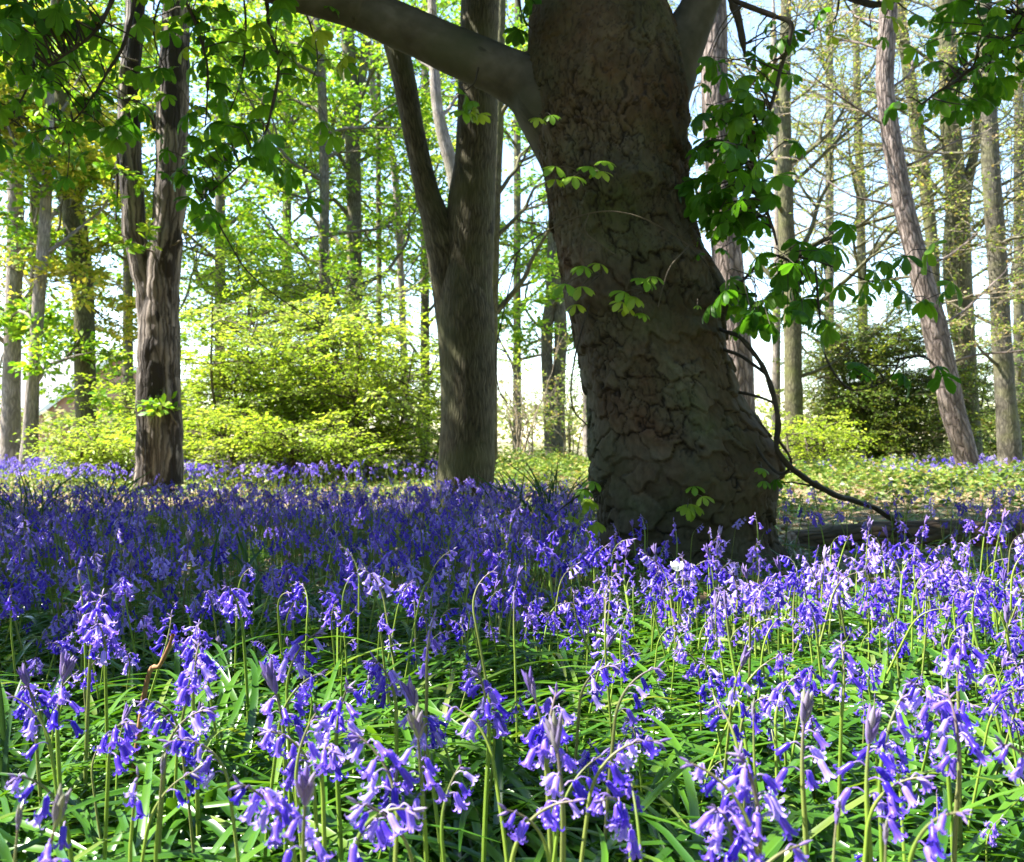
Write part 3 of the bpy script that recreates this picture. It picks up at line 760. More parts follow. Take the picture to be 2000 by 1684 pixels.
    branch([(1160, 560, 4.2), (1122, 700, 4.2), (1118, 790, 4.2), (1145, 830, 4.3)], 0.004, 0.003, [], 'dark_twig')
    branch([(1010, 500, 4.0), (985, 600, 4.0), (968, 690, 4.0), (975, 760, 4.0), (992, 790, 4.0)], 0.003, 0.002, [], 'dark_twig')
    # fresh sprigs that grow straight from the bark
    def sprig(x, y, leaves, Y=3.98, size=0.075):
        b0 = Buf(); st = at(x, y, Y + 0.12)
        fb = Buf()
        for lx, ly, s in leaves:
            e = at(lx, ly, Y - 0.04 + rng.normal(0, .02))
            tube(b0, smooth_path([st, (st + e) / 2 + [0, -.02, .015], e], 6), np.linspace(.0035, .0014, 6), 5, 0)
            d = norm(e - st) * (1, 1, .4) + np.array([0, -0.5, -0.25])
            R = frames(d[None], np.array([[rng.normal(0, .2), -0.55, 1.0]]))
            stamp(fb, T_CHEST[int(rng.integers(0, 4))], R, e[None], np.array([size * s]), 0, [rng.uniform(.3, 1)])
        o = b0.obj('sprig', M['twig'], root)
        fb.obj('foliage', M['fresh_leaf'], o)
    sprig(1145, 350, [(1085, 325, 1.2), (1120, 345, 1.2), (1150, 325, 1.1), (1170, 335, 1.1), (1180, 315, 1), (1085, 350, .9)])
    sprig(1175, 535, [(1140, 520, 1.1), (1105, 555, 1.2), (1135, 560, 1.2), (1125, 595, .9), (1170, 515, 1)])
    sprig(1265, 575, [(1260, 545, 1.2), (1220, 570, 1.2), (1275, 540, 1), (1240, 580, 1), (1215, 590, 1)])
    sprig(1245, 600, [(1255, 612, .7), (1225, 602, .8)])
    sprig(1345, 975, [(1355, 950, .9), (1350, 985, 1.1), (1372, 970, .9), (1342, 992, .9)], 4.0)
    sprig(1170, 965, [(1158, 940, 1), (1140, 955, .9), (1150, 975, 1), (1165, 1020, .9), (1140, 1035, 1), (1120, 1010, .7)], 4.05)
    sprig(1060, 235, [(1050, 230, .8), (1075, 225, .8)], 4.05)
    sprig(1480, 905, [(1488, 915, .7), (1492, 940, .7)], 4.1)
    sprig(1360, 590, [(1362, 597, .4)], 4.0)

    # the crown above the frame: leaf clusters, thick where the photograph's shade falls, open where the sun comes through
    kz = 1 / SUN[2]
    def yb(x): return np.interp(x, [-3, -1.0, -0.55, -0.1, 0.5, 1.1, 2, 4], [1.35, 1.42, 1.8, 2.15, 2.6, 2.9, 3.1, 3.3])
    gx = rng.uniform(-6.0, 6.2, 30000); gy = rng.uniform(0.4, 8.6, 30000)
    near = yb(gx) + (n2(gx, gy, 1.6, 55) - 0.5) * 1.1
    far = 7.7 + (n2(gx, gy, 0.8, 66) - 0.5) * 1.3
    inside = (gy > near) & (gy < far)
    dapple = n2(gx, gy, 2.6, 77)
    keep = inside & ~((dapple > 0.60) & (gy < near + 1.1))
    keep |= (~inside) & (gy < near) & (n2(gx, gy, 2.2, 88) > np.where(gx < .1, .64, .74)) & (gy > 0.6)
    gx, gy = gx[keep], gy[keep]
    G = np.stack([gx, gy, np.full(len(gx), 0.28)], -1)
    tz = rng.uniform(0.0, 3.2, 2600); ta = rng.uniform(0, 2 * np.pi, 2600)
    ax = np.interp(tz, zs, arr[:, 0]); ar = np.interp(tz, zs, arr[:, 3])
    TP = np.stack([ax + ar * np.cos(ta), YC + ar * np.sin(ta), tz], -1)
    bz = np.linspace(-0.6, 0.9, 300)
    BP = np.stack([bz, np.full(300, YC), np.interp(bz, [-0.6, 0.0, .9], [2.5, 2.2, 2.0])], -1)
    ash_z = rng.uniform(0.0, 4.6, 1100)
    AP = np.stack([-0.35 + rng.normal(0, .3, 1100) - 0.15 * (ash_z > 2.4) , 8.2 + rng.normal(0, .2, 1100), ash_z], -1)
    G = np.concatenate([G, TP, BP, AP])
    G = np.repeat(G, 1, 0)
    zt = rng.uniform(3.0, 6.6, len(G))
    t = (zt - G[:, 2]) / SUN[2]
    ok = t > 0.5
    Pc = G + SUN * t[:, None]
    pyv = CY - (Pc[:, 2] - CAMZ) / np.maximum(Pc[:, 1], 0.1) * F
    ok &= (pyv < -110) | (Pc[:, 1] < 0.2) | (abs(Pc[:, 0]) > Pc[:, 1] * 0.60 + .3)
    Pc = Pc[ok]
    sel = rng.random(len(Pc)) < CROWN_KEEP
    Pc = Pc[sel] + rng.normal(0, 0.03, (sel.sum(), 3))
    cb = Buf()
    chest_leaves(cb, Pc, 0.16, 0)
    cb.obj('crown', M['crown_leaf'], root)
    return root
CROWN_KEEP = 0.95
chestnut()

# ------------------------------------------------------------------ ash and dead-looking tree
def ash():
    Y = 8.2
    rows = [(1000, 842, 972), (960, 848, 966), (900, 856, 966), (800, 861, 967), (700, 858, 967), (640, 854, 966), (600, 853, 963), (560, 855, 957), (520, 861, 949), (480, 871, 937), (445, 884, 924), (425, 893, 913)]
    rightstem = [(760, 872, 967), (680, 870, 967), (600, 868, 964), (540, 868, 962), (480, 869, 965), (420, 872, 967), (385, 876, 967), (340, 884, 968), (300, 889, 970), (200, 894, 972), (100, 897, 972), (0, 900, 975), (-150, 906, 974), (-500, 915, 965), (-900, 925, 955)]
    leftstem = [(760, 861, 925), (680, 857, 925), (620, 851, 922), (560, 843, 914), (500, 835, 904), (450, 826, 890), (410, 818, 872), (385, 812, 861), (340, 803, 848), (250, 785, 828), (150, 765, 811), (90, 750, 797), (0, 722, 770), (-150, 680, 722), (-400, 600, 630), (-700, 520, 535)]
    path, rad = trunk_from_px(rows, Y, None, 90)
    root = thing('ash_tree', 'slim upright ash tree with fine ridged bark, forking into two stems behind the bough', 'tree', (path[0][0], Y, 0))
    b = Buf(); loft(b, path, rad, 64, 0, 0.035, 8, 2)
    # close the top of the bole under the fork
    b.obj('trunk', M['ash_bark'], root)
    for rs, nm in ((rightstem, 'stem'), (leftstem, 'stem')):
        b = Buf()
        s = smooth_path([[*at((l + r) / 2, py, Y), (r - l) / 2 / F * Y] for py, l, r in rs], 70)
        loft(b, s[:, :3], s[:, 3], 44, 0, 0.04, 8, 4)
        b.obj(nm, M['ash_bark'], root)
    g = Grow(41, (5, 4), 0.8, 0.55, 0.03, 0.18, 1, 7, 0.05)
    for h, az, el, L, r in ring_limbs(3, 5.2, 8.5, 9, 1.8, 0.03):
        g.branch(np.array([-0.3, Y, h]), [math.cos(math.radians(az)), math.sin(math.radians(az)), 0.5], L, r)
    cb = Buf(); emit(g, None, cb, 1)
    P, D = g.leaves(); rand_leaves(cb, P, D, 0.09, T_OVAL, 0)
    cb.obj('crown', [M['fresh_leaf'], M['twig']], root)
ash()

def dead_tree():
    Y = 10.2
    rows = [(970, 258, 362), (950, 264, 357), (900, 268, 356), (800, 268, 353), (720, 269, 351), (670, 271, 350), (630, 273, 347), (590, 278, 342), (555, 286, 335), (530, 296, 325)]
    rs = [(800, 286, 352), (720, 285, 350), (640, 285, 349), (560, 284, 351), (500, 290, 353), (450, 296, 356), (400, 300, 362), (350, 303, 365), (250, 306, 367), (150, 311, 369), (60, 316, 370), (0, 318, 371), (-150, 322, 372), (-400, 330, 365), (-700, 335, 350)]
    ls = [(800, 269, 330), (720, 270, 328), (640, 271, 322), (570, 264, 315), (520, 254, 298), (450, 240, 284), (400, 238, 282), (300, 232, 276), (220, 230, 272), (150, 234, 272), (60, 243, 280), (-50, 250, 284), (-300, 262, 280)]
    path, rad = trunk_from_px(rows, Y, None, 90)
    root = thing('decaying_tree', 'pale peeling old tree with dark rotten streaks and two broken upright stems', 'tree', (path[0][0], Y, 0))
    b = Buf(); loft(b, path, rad, 56, 0, 0.11, 6, 5); b.obj('trunk', M['dead_bark'], root)
    for st in (rs, ls):
        b = Buf(); s = smooth_path([[*at((l + r) / 2, py, Y), (r - l) / 2 / F * Y] for py, l, r in st], 90)
        loft(b, s[:, :3], s[:, 3], 40, 0, 0.13, 7, 6); b.obj('stem', M['dead_bark'], root)
    q = lambda x, y, d=0: at(x, y, Y + d)
    b = Buf(); tube(b, smooth_path([q(255, 215), q(270, 207), q(285, 212), q(298, 228), q(305, 250)], 14), [.035] * 14, 8); b.obj('broken_branch', M['dead_bark'], root)
    b = Buf(); tube(b, smooth_path([q(238, 215), q(230, 300), q(228, 380), q(226, 430)], 14), np.linspace(.03, .012, 14), 6); b.obj('bark_strip', M['dark_twig'], root)
    g = Grow(77, (4, 3), 0.9, 0.5, -0.02, 0.25, 0.8, 9, 0.06)
    for (x, y, dx, dz, L) in ((330, 90, 1, .3, 1.1), (320, 130, -1, .2, .8), (270, 120, -1, .3, 1.1), (260, 170, -.8, 0, .7), (310, 500, -.5, .3, .5), (330, 480, .8, .2, .5), (300, 230, .2, .2, .5), (355, 350, 1, .1, .6), (250, 60, .5, .4, 1.0), (300, 20, .3, .4, 1.2), (345, 40, 1, .4, 1.2), (255, 330, -.3, .1, .4), (345, 830, .2, .3, .3), (275, 800, -.4, .2, .35)):
        g.branch(q(x, y, -.1), np.array([dx, -0.5, dz]), L, .012)
    cb = Buf(); emit(g, None, cb, 1)
    P, D = g.leaves(); rand_leaves(cb, P, D, 0.085, T_OVAL, 0, 0.6)
    cb.obj('crown', [M['fresh_leaf'], M['twig']], root)
dead_tree()
#PART3
# ------------------------------------------------------------------ trees behind
def leafy(seed, nleaf=14, kids=(5, 4, 3), **k):
    return Grow(seed, kids, k.get('ang', 0.85), k.get('lr', 0.56), k.get('trop', 0.03), k.get('wander', 0.2), k.get('flat', 0.75), nleaf, k.get('off', 0.22), 0.5, 0.006)

GL = 'trees standing in the wood behind'
simple_tree('woodland_tree', 'stout pale-footed tree at the wood edge beside the grey roof, with a dark upper stem', 'tree', 17,
            [(945, -4, 42), (850, 2, 40), (650, 8, 40), (500, 14, 45), (350, 15, 45), (200, 16, 38), (0, 18, 34)], 'pale_bark', 10, ring_limbs(1, 2.2, 8.5, 11, 2.3, .05), leafy(101), 'fresh_leaf', .125, group=GL)
simple_tree('woodland_tree', 'thin leaning grey trunk with a pale forked side branch near the house gable', 'tree', 15.5,
            [(938, 32, 58), (850, 44, 66), (760, 50, 72), (700, 57, 80), (580, 64, 88), (450, 75, 98), (300, 84, 104), (150, 90, 106)], 'pale_bark', 7.5, [(1.4, -10, 45, 1.0, .04), (2.2, 150, 30, 1.2, .04), (3.5, 20, 30, 1.6, .04), (4.5, 200, 40, 1.5, .03), (5.5, 60, 40, 1.4, .03)], leafy(102), 'fresh_leaf', .115, group=GL)
simple_tree('ivy_clad_tree', 'trunk smothered in golden ivy and yellow blossom beside the peeling tree', 'tree', 16.5,
            [(910, 150, 192), (720, 146, 186), (600, 144, 184), (500, 130, 176), (420, 122, 165), (300, 108, 146), (150, 104, 132), (0, 100, 124)], 'mossy_bark', 10, ring_limbs(5, 2.9, 8.0, 19, 1.4, .035, (0, 40)), leafy(103, 20), 'yellow_leaf', .10, group=GL)
simple_tree('woodland_tree', 'slender stem half hidden in yellow spring leaves at the wood edge', 'tree', 20,
            [(930, 52, 74), (600, 58, 78), (270, 58, 76), (100, 62, 78), (0, 64, 78)], 'grey_bark', 11, ring_limbs(6, 3.0, 9, 11, 2.2, .04), leafy(104), 'yellow_leaf', .11, group=GL)
simple_tree('woodland_tree', 'straight grey trunk between the peeling tree and the ash, forking high in fresh leaves', 'tree', 21,
            [(930, 672, 706), (500, 677, 707), (300, 674, 704), (200, 670, 700), (100, 668, 694), (0, 664, 686)], 'grey_bark', 12, ring_limbs(7, 2.5, 10, 14, 2.6, .05), leafy(105), 'fresh_leaf', .125,
            forks=[[(240, 676, 700), (180, 694, 712), (80, 708, 724), (0, 714, 728)]], group=GL)
simple_tree('woodland_tree', 'slim grey tree wrapped in fresh leaves above the yellow-green bushes', 'tree', 19,
            [(930, 620, 644), (600, 622, 643), (300, 624, 642), (100, 616, 634), (0, 608, 626)], 'grey_bark', 11, ring_limbs(8, 2.2, 9, 14, 2.2, .045), leafy(106), 'fresh_leaf', .115, group=GL)
simple_tree('woodland_tree', 'thin curving pale stem just beside the ash, showing white against the sky', 'tree', 22,
            [(930, 788, 804), (640, 780, 794), (450, 772, 785), (320, 762, 776), (250, 742, 757), (210, 726, 740), (100, 716, 728), (0, 708, 720)], 'pale_bark', 11, ring_limbs(9, 3.5, 9, 8, 1.6, .03), leafy(107, 3), 'fresh_leaf', .115, group=GL)
simple_tree('woodland_tree', 'thin straight pale stem a little away from the curving one', 'tree', 23,
            [(930, 734, 746), (560, 735, 746), (300, 734, 744), (0, 736, 744)], 'grey_bark', 11, ring_limbs(10, 4, 10, 8, 1.6, .03), leafy(108, 3), 'fresh_leaf', .115, group=GL)
simple_tree('woodland_tree', 'pale stem seen through the fork of the ash, bending towards the sun', 'tree', 13.5,
            [(940, 905, 935), (600, 900, 930), (440, 886, 918), (340, 872, 900), (280, 856, 882), (200, 842, 864), (120, 838, 858), (0, 835, 852)], 'pale_bark', 8, [(5, 30, 50, 1.2, .03), (5.6, 150, 50, 1.2, .03), (6.4, 260, 50, 1, .02)], leafy(109, 3), 'fresh_leaf', .09, group=GL)
simple_tree('woodland_tree', 'tree close behind the ash, with one long pale bough rising to the chestnut', 'tree', 12.0,
            [(930, 950, 972), (700, 950, 972), (560, 952, 974), (400, 958, 978), (250, 964, 984), (100, 968, 986), (0, 970, 988)], 'mossy_bark', 8, [(2.0, 8, 42, 1.5, .045), (3.0, 20, 40, 1.3, .03), (3.6, 15, 45, 1.2, .03), (4.6, 340, 40, 1.2, .03)], leafy(110, 2, (3, 3), flat=1), 'fresh_leaf', .08, group=GL)
simple_tree('woodland_tree', 'dark twin-stemmed tree in the gap between the ash and the chestnut', 'tree', 22,
            [(870, 1062, 1100), (780, 1060, 1084), (650, 1056, 1080), (560, 1066, 1090), (300, 1075, 1096)], 'grey_bark', 8, ring_limbs(12, 2.2, 7, 12, 1.9, .04), leafy(111, 14), 'fresh_leaf', .125,
            forks=[[(880, 1068, 1106), (760, 1076, 1104), (650, 1082, 1108), (500, 1074, 1100), (400, 1076, 1096)]], group=GL)
simple_tree('woodland_tree', 'thin pale stem against the dark edge of the chestnut', 'tree', 18,
            [(900, 1138, 1158), (700, 1136, 1152), (500, 1130, 1145)], 'pale_bark', 6, (), None, group=GL)
# to the right of the chestnut
GR = 'bare-twigged trees beyond the chestnut'
def bare(seed, kids=(5, 5, 4), nleaf=7, **k):
    return Grow(seed, kids, k.get('ang', 0.75), k.get('lr', 0.6), k.get('trop', 0.02), k.get('wander', 0.16), k.get('flat', 0.9), nleaf, 0.05, 0.5, 0.0045)
simple_tree('pine_tree', 'thick pinkish trunk standing close behind the chestnut with its sunlit side white', 'tree', 12,
            [(930, 1424, 1482), (850, 1420, 1477), (700, 1406, 1470), (600, 1398, 1458), (450, 1386, 1446), (200, 1370, 1424), (50, 1370, 1420), (-100, 1372, 1416)], 'pine_bark', 9, ring_limbs(13, 4.5, 8.5, 7, 1.6, .03), bare(201), 'bud_leaf', .05, twig='pale_twig', group=GR, ns=24)
simple_tree('woodland_tree', 'grey-green tree whose many boughs fan upwards behind the hanging leaves', 'tree', 17,
            [(900, 1532, 1576), (850, 1533, 1570), (750, 1532, 1567), (600, 1530, 1563), (450, 1520, 1552), (250, 1520, 1545), (0, 1525, 1545)], 'mossy_bark', 10,
            [(2.6, -5, 45, 3.6, .05), (3.2, 10, 50, 3.4, .05), (2.9, 175, 50, 2.4, .04), (3.8, -20, 40, 3.2, .045), (4.6, 190, 45, 2.2, .04), (4.9, 15, 50, 2.8, .04), (5.5, -15, 35, 2.6, .04), (6.2, 170, 40, 2.2, .03), (6.6, 20, 40, 2.4, .03), (1.7, 0, 30, 2.6, .035)], bare(202), 'bud_leaf', .06, twig='pale_twig', group=GR)
simple_tree('woodland_tree', 'pale thin stem beside the fan-shaped tree', 'tree', 18.5,
            [(905, 1506, 1526), (700, 1508, 1524), (400, 1512, 1526), (100, 1506, 1518)], 'pale_bark', 9, ring_limbs(14, 3.6, 8, 7, 1.8, .03), bare(203, (4, 4)), 'bud_leaf', .06, twig='pale_twig', group=GR)
simple_tree('pine_tree', 'leaning pinkish pine, its foot brightly sunlit, bare of leaves to the top', 'tree', 13.5,
            [(930, 1874, 1920), (860, 1856, 1900), (800, 1838, 1884), (700, 1815, 1863), (600, 1793, 1838), (500, 1768, 1810), (400, 1745, 1784), (300, 1728, 1765), (200, 1714, 1748), (130, 1711, 1746), (60, 1716, 1750), (0, 1720, 1752)], 'pine_bark', 8.5,
            [(1.6, -20, 12, 1.5, .02), (2.0, 10, 8, 1.7, .02), (2.4, -30, 10, 1.5, .018), (3.0, 20, 25, 1.6, .02), (3.7, 170, 20, 1.6, .02), (4.2, 0, 30, 1.6, .02), (4.9, 180, 25, 1.6, .02), (5.4, 10, 30, 1.6, .02), (5.8, 160, 30, 1.6, .02), (6.2, 90, 30, 1.4, .02)], bare(204, (5, 5), flat=0.5), 'bud_leaf', .045, twig='dry_twig', group=GR, ns=24)
simple_tree('woodland_tree', 'broad olive-barked trunk standing right behind the leaning pine', 'tree', 18,
            [(930, 1884, 1924), (850, 1884, 1916), (700, 1868, 1906), (600, 1850, 1900), (500, 1842, 1895), (400, 1848, 1893), (300, 1840, 1880), (200, 1836, 1874), (0, 1832, 1864)], 'mossy_bark', 10,
            ring_limbs(15, 2.6, 9, 13, 2.6, .04), bare(205, flat=.7), 'bud_leaf', .06, twig='pale_twig', forks=[[(420, 1868, 1892), (350, 1882, 1902), (280, 1896, 1914), (180, 1905, 1920)]], group=GR)
simple_tree('woodland_tree', 'straight grey-brown trunk by the frame edge, dark side towards the shrubs', 'tree', 15.5,
            [(925, 1950, 1998), (800, 1946, 1986), (700, 1940, 1978), (500, 1929, 1965), (350, 1919, 1954), (200, 1913, 1946), (0, 1909, 1936)], 'grey_bark', 9.5,
            ring_limbs(16, 1.8, 8.5, 13, 2.2, .03, (0, 35)), bare(206, flat=.6), 'bud_leaf', .05, twig='dry_twig', group=GR)
simple_tree('woodland_tree', 'slender olive stem rising behind the top of the leaning pine', 'tree', 20,
            [(900, 1820, 1842), (600, 1815, 1838), (450, 1806, 1830), (300, 1786, 1811), (150, 1764, 1788), (50, 1750, 1772)], 'mossy_bark', 10.5,
            ring_limbs(17, 3.2, 10, 12, 2.6, .04), bare(207), 'bud_leaf', .065, twig='pale_twig', group=GR)
simple_tree('woodland_tree', 'faint distant tree between the fan-shaped tree and the leaning pine', 'tree', 26,
            [(890, 1680, 1700), (600, 1676, 1694), (300, 1670, 1686), (0, 1664, 1676)], 'mossy_bark', 13,
            ring_limbs(18, 3.5, 12, 15, 3.6, .05), bare(208), 'bud_leaf', .08, twig='pale_twig', group=GR)
# further trees that close the wood
for k, (x, Y, w_, lf, lab) in enumerate(((-30, 25, 26, 'fresh_leaf', 'green-crowned tree deep in the wood at its sunny end'), (250, 27, 22, 'fresh_leaf', 'green-crowned tree deep in the wood behind the peeling tree'), (430, 26, 24, 'beech_leaf', 'bright spring-leaved tree deep in the wood above the bushes'),
                                        (560, 29, 22, 'fresh_leaf', 'tall leafy tree deep in the wood midway between peeling tree and ash'), (830, 30, 20, 'beech_leaf', 'distant leafy tree seen beside the leaning stem of the ash'), (1010, 28, 18, 'fresh_leaf', 'distant leafy tree in the gap beside the ash'),
                                        (1620, 32, 20, 'bud_leaf', 'distant budding tree behind the holly'), (1990, 24, 24, 'bud_leaf', 'distant budding tree beyond the straight grey-brown trunk'))):
    simple_tree('woodland_tree', lab, 'tree', Y, [(905, x - w_ / 2, x + w_ / 2), (500, x - w_ * .42, x + w_ * .42), (200, x - w_ * .36, x + w_ * .4), (0, x - w_ * .3, x + w_ * .34)], 'grey_bark', 13,
                ring_limbs(30 + k, 2.4, 11.5, 15, 3.2, .05), leafy(300 + k, 11 if lf != 'bud_leaf' else 3), lf, .16 if lf != 'bud_leaf' else .09, group='distant trees deep in the wood')

# ------------------------------------------------------------------ bushes
def tpl_spray(seed, n=26, w=.55):
    """a flat leafy spray: an axis with side twigs, leaves lying nearly in one plane; 1 unit long"""
    r = np.random.default_rng(seed); lb, tb = Buf(), Buf()
    axis = smooth_path([(0, 0, 0), (.35, r.normal(0, .05), .05), (.7, r.normal(0, .08), .03), (1, r.normal(0, .1), -.08)], 8)
    tube(tb, axis, np.linspace(.010, .004, 8), 3, 1)
    LP, LD = [], []
    for k in range(9):
        t = .15 + .85 * k / 8; j = min(int(t * 7), 7); p = axis[j]; sg = 1 if k % 2 else -1
        L = w * (1.1 - .75 * t) * r.uniform(.6, 1.2); d = norm(np.array([.75, sg * r.uniform(.5, 1.1), r.normal(0, .12)]))
        q = smooth_path([p, p + d * L * .5 + [0, 0, .01], p + d * L - [0, 0, .05 * L]], 5); tube(tb, q, np.linspace(.005, .003, 5), 3, 1)
        m = max(3, int(n * .3 * (1.2 - t)))
        for u in np.linspace(.15, 1, m):
            i = min(int(u * 4), 4); s2 = r.choice([-1, 1]); LP.append(q[i] + r.normal(0, .015, 3)); LD.append(d + s2 * np.array([-d[1], d[0], 0]) * r.uniform(.3, 1.1) + [0, 0, r.normal(-.1, .22)])
    LP, LD = np.array(LP), np.array(LD)
    up = np.stack([r.normal(0, .38, len(LP)), r.normal(0, .38, len(LP)), np.ones(len(LP))], -1)
    V, Q, a_, b_, qm = T_DIA.arrays()
    R = frames(LD, up)
    for i in range(len(LP)):
        lb.add((V * .105 * r.uniform(.7, 1.25)) @ R[i].T + LP[i], Q, None, 0)
    tb.addbuf(lb)
    return tb
SPRAYS = [tpl_spray(900 + k) for k in range(7)]

def bush(name, label, x, Y, wpx, hpx, leaf, size, seed, n=60, twig='twig', group=None, stems=6, low=.1, spray=.62, tilt=.28):
    c = at(x, 900, Y); c[2] = 0
    root = thing(name, label, 'shrub', c, group)
    q = np.random.default_rng(seed)
    W = wpx / F * Y / 2; H = (895 - hpx) / F * Y
    sb, cb = Buf(), Buf()
    paths = []
    for k in range(stems):
        a = q.uniform(0, 2 * np.pi); lean = q.uniform(.1, 1.0)
        e = c + np.array([math.cos(a) * W * lean, math.sin(a) * W * .7 * lean, H * q.uniform(.5, 1.12)])
        pth = smooth_path([c + (q.normal(0, .15), q.normal(0, .15), -.03), (c + e) / 2 + q.normal(0, .14, 3), e], 16)
        tube(sb, pth, np.linspace(.032, .009, 16), 6); paths.append(pth)
    sb.obj('trunk', M[twig], root)
    P, D, S = [], [], []
    for k in range(n):
        pth = paths[k % stems]; t = low + (1 - low) * q.random() ** .9
        p = pth[min(int(t * 15), 15)]
        a = q.uniform(0, 2 * np.pi); reach = W * q.uniform(.1, 1.15) * (1.05 - .45 * t)
        d = np.array([math.cos(a), math.sin(a) * .85, q.uniform(.0, .45)])
        e = p + norm(d) * reach
        m = (p + e) / 2 + [0, 0, .06 * reach]
        tube(cb, smooth_path([p, m, e], 6), np.linspace(.011, .006, 6), 4, 1)
        for j in range(int(q.integers(2, 5))):
            aa = a + q.normal(0, .9); u = q.uniform(.3, 1)
            P.append(p + (e - p) * u + [0, 0, .05 * reach]); D.append([math.cos(aa), math.sin(aa), q.normal(.02, .22)]); S.append(spray * size / .066 * q.uniform(.6, 1.25))
    P, D, S = np.array(P), np.array(D), np.array(S)
    kz = P[:, 2] > .06; P, D, S = P[kz], D[kz], S[kz]
    up = np.stack([q.normal(0, tilt, len(P)), q.normal(0, tilt, len(P)) - .12, np.ones(len(P))], -1)
    R = frames(D, up); j = q.integers(0, len(SPRAYS), len(P))
    for i in range(len(SPRAYS)):
        s = j == i
        if not s.any(): continue
        tpl = SPRAYS[i]; V, Q, a_, b_, qm = tpl.arrays(); k = len(V); m = int(s.sum())
        Wd = np.einsum('nij,nvj->nvi', R[s], V[None] * S[s][:, None, None]) + P[s][:, None]
        cb.add(Wd.reshape(-1, 3), (Q[None] + (np.arange(m) * k)[:, None, None]).reshape(-1, 4), None, np.tile(qm, m), np.clip(np.repeat(q.random(m), k) * .55 + np.tile(np.repeat(q.random(k // 4 + 1), 4)[:k], m) * .5, 0, 1))
    cb.obj('foliage', [M[leaf], M[twig]], root)
    return root

def dry_bush(name, label, x, Y, wpx, hpx, leaf, size, seed, stems, nleaf, twig):
    c = at(x, 900, Y); c[2] = 0
    root = thing(name, label, 'shrub', c)
    W = wpx / F * Y / 2; H = (900 - hpx) / F * Y
    q = np.random.default_rng(seed); g = Grow(seed, (5, 4, 3), .75, .55, .05, .2, .9, nleaf, .05, .5, .003)
    sb, cb = Buf(), Buf()
    for k in range(stems):
        a = q.uniform(0, 2 * np.pi); d = np.array([math.cos(a) * W / H * .8, math.sin(a) * .4, 1.0])
        g.branch(c + (q.normal(0, .1), q.normal(0, .1), -.02), d, H * q.uniform(.6, .9), .018)
    emit(g, sb, cb, 1, .012)
    P, D = g.leaves(); rand_leaves(cb, P, D, size, T_DIA, 0, .6)
    sb.obj('trunk', M[twig], root); cb.obj('foliage', [M[leaf], M[twig]], root)
    return root
GB = 'yellow-green bushes in the sun'
bush('leafy_bush', 'low yellow-green bush in front of the brick gable', 200, 13.0, 190, 800, 'beech_leaf', .056, 501, 70, group=GB)
bush('leafy_bush', 'tall yellow-green bush just beside the peeling tree trunk', 450, 13.5, 320, 575, 'beech_leaf', .066, 502, 120, group=GB)
bush('leafy_bush', 'tallest yellow-green bush with tiered branches close to the ash', 690, 14.0, 360, 545, 'beech_leaf', .068, 503, 140, group=GB, stems=8)
bush('leafy_bush', 'yellow-green bush set back between the two tallest ones, thin at the top', 575, 16.5, 400, 400, 'beech_leaf', .072, 511, 130, group=GB, low=.3)
bush('leafy_bush', 'wispy yellow-green bush right behind the ash foot', 830, 16, 200, 640, 'beech_leaf', .062, 512, 60, group=GB)
bush('leafy_bush', 'small low yellow-green bush at the foot of the two tall bushes', 570, 12.5, 300, 790, 'beech_leaf', .056, 504, 70, group=GB)
bush('leafy_bush', 'small yellow-green bush filling the space behind the peeling tree', 320, 15, 230, 700, 'beech_leaf', .062, 505, 60, group=GB)
bush('holly_bush', 'dark evergreen holly bush between the fan-shaped tree and the leaning pine', 1715, 17.5, 320, 560, 'holly_leaf', .058, 506, 430, stems=10, spray=.62, tilt=.6)
bush('holly_bush', 'lower bush with yellowing leaves behind the leaning pine foot', 1915, 20, 170, 660, 'ivy_leaf', .06, 507, 110, tilt=.5)
bush('leafy_bush', 'loose light green bush in front of the fan-shaped tree foot', 1600, 14.5, 170, 790, 'beech_leaf', .055, 513, 40, group=GB)
dry_bush('dry_shrub', 'pale dry twiggy shrub with few leaves in the gap beside the ash', 1010, 15, 120, 660, 'bud_leaf', .05, 508, 7, 3, 'dry_twig')
dry_bush('dry_shrub', 'sparse green-leaved shrub in front of the twin-stemmed tree', 1110, 17, 130, 690, 'ivy_leaf', .06, 509, 6, 4, 'pale_twig')
dry_bush('dry_shrub', 'straw-coloured thin shrub behind the pinkish trunk', 1560, 18, 130, 720, 'bud_leaf', .05, 510, 6, 3, 'dry_twig')

# ------------------------------------------------------------------ low growth, litter and the far wood
def scatter(name, label, cat, fn, n, size, mat, zmax, tpl=T_DIA, flat=.55):
    b = Buf(); P = fn(n)
    P = np.array(P)
    m = (n2(P[:, 0], P[:, 1], 1.3, 5, 3))
    h = zmax * np.clip(m * 2.2 - 0.55, 0.04, 1)
    z = ground_z(P[:, 0], P[:, 1]) + h * np.sqrt(rng.random(len(P)))
    a = rng.uniform(0, 2 * np.pi, len(P))
    rand_leaves(b, np.column_stack([P, z + .01]), np.stack([np.cos(a), np.sin(a), rng.normal(0, .3, len(P))], -1), size, tpl, 0, flat)
    o = b.obj(name, M[mat])
    return tag(o, label, cat, kind='stuff')
def wedge(px0, px1, y0, y1):
    def f(n):
        Y = np.sqrt(rng.uniform(y0 * y0, y1 * y1, n))
        return np.column_stack([(rng.uniform(px0, px1, n) - CX) / F * Y, Y])
    return f
scatter('undergrowth', 'low sunlit ivy and herbs covering the ground beyond the chestnut', 'undergrowth', wedge(1460, 2600, 7.2, 22), 50000, .055, 'ivy_leaf', .36)
scatter('undergrowth', 'low sunlit ivy and herbs in the gap between the ash and the chestnut', 'undergrowth', wedge(940, 1230, 9, 24), 16000, .055, 'ivy_leaf', .42)
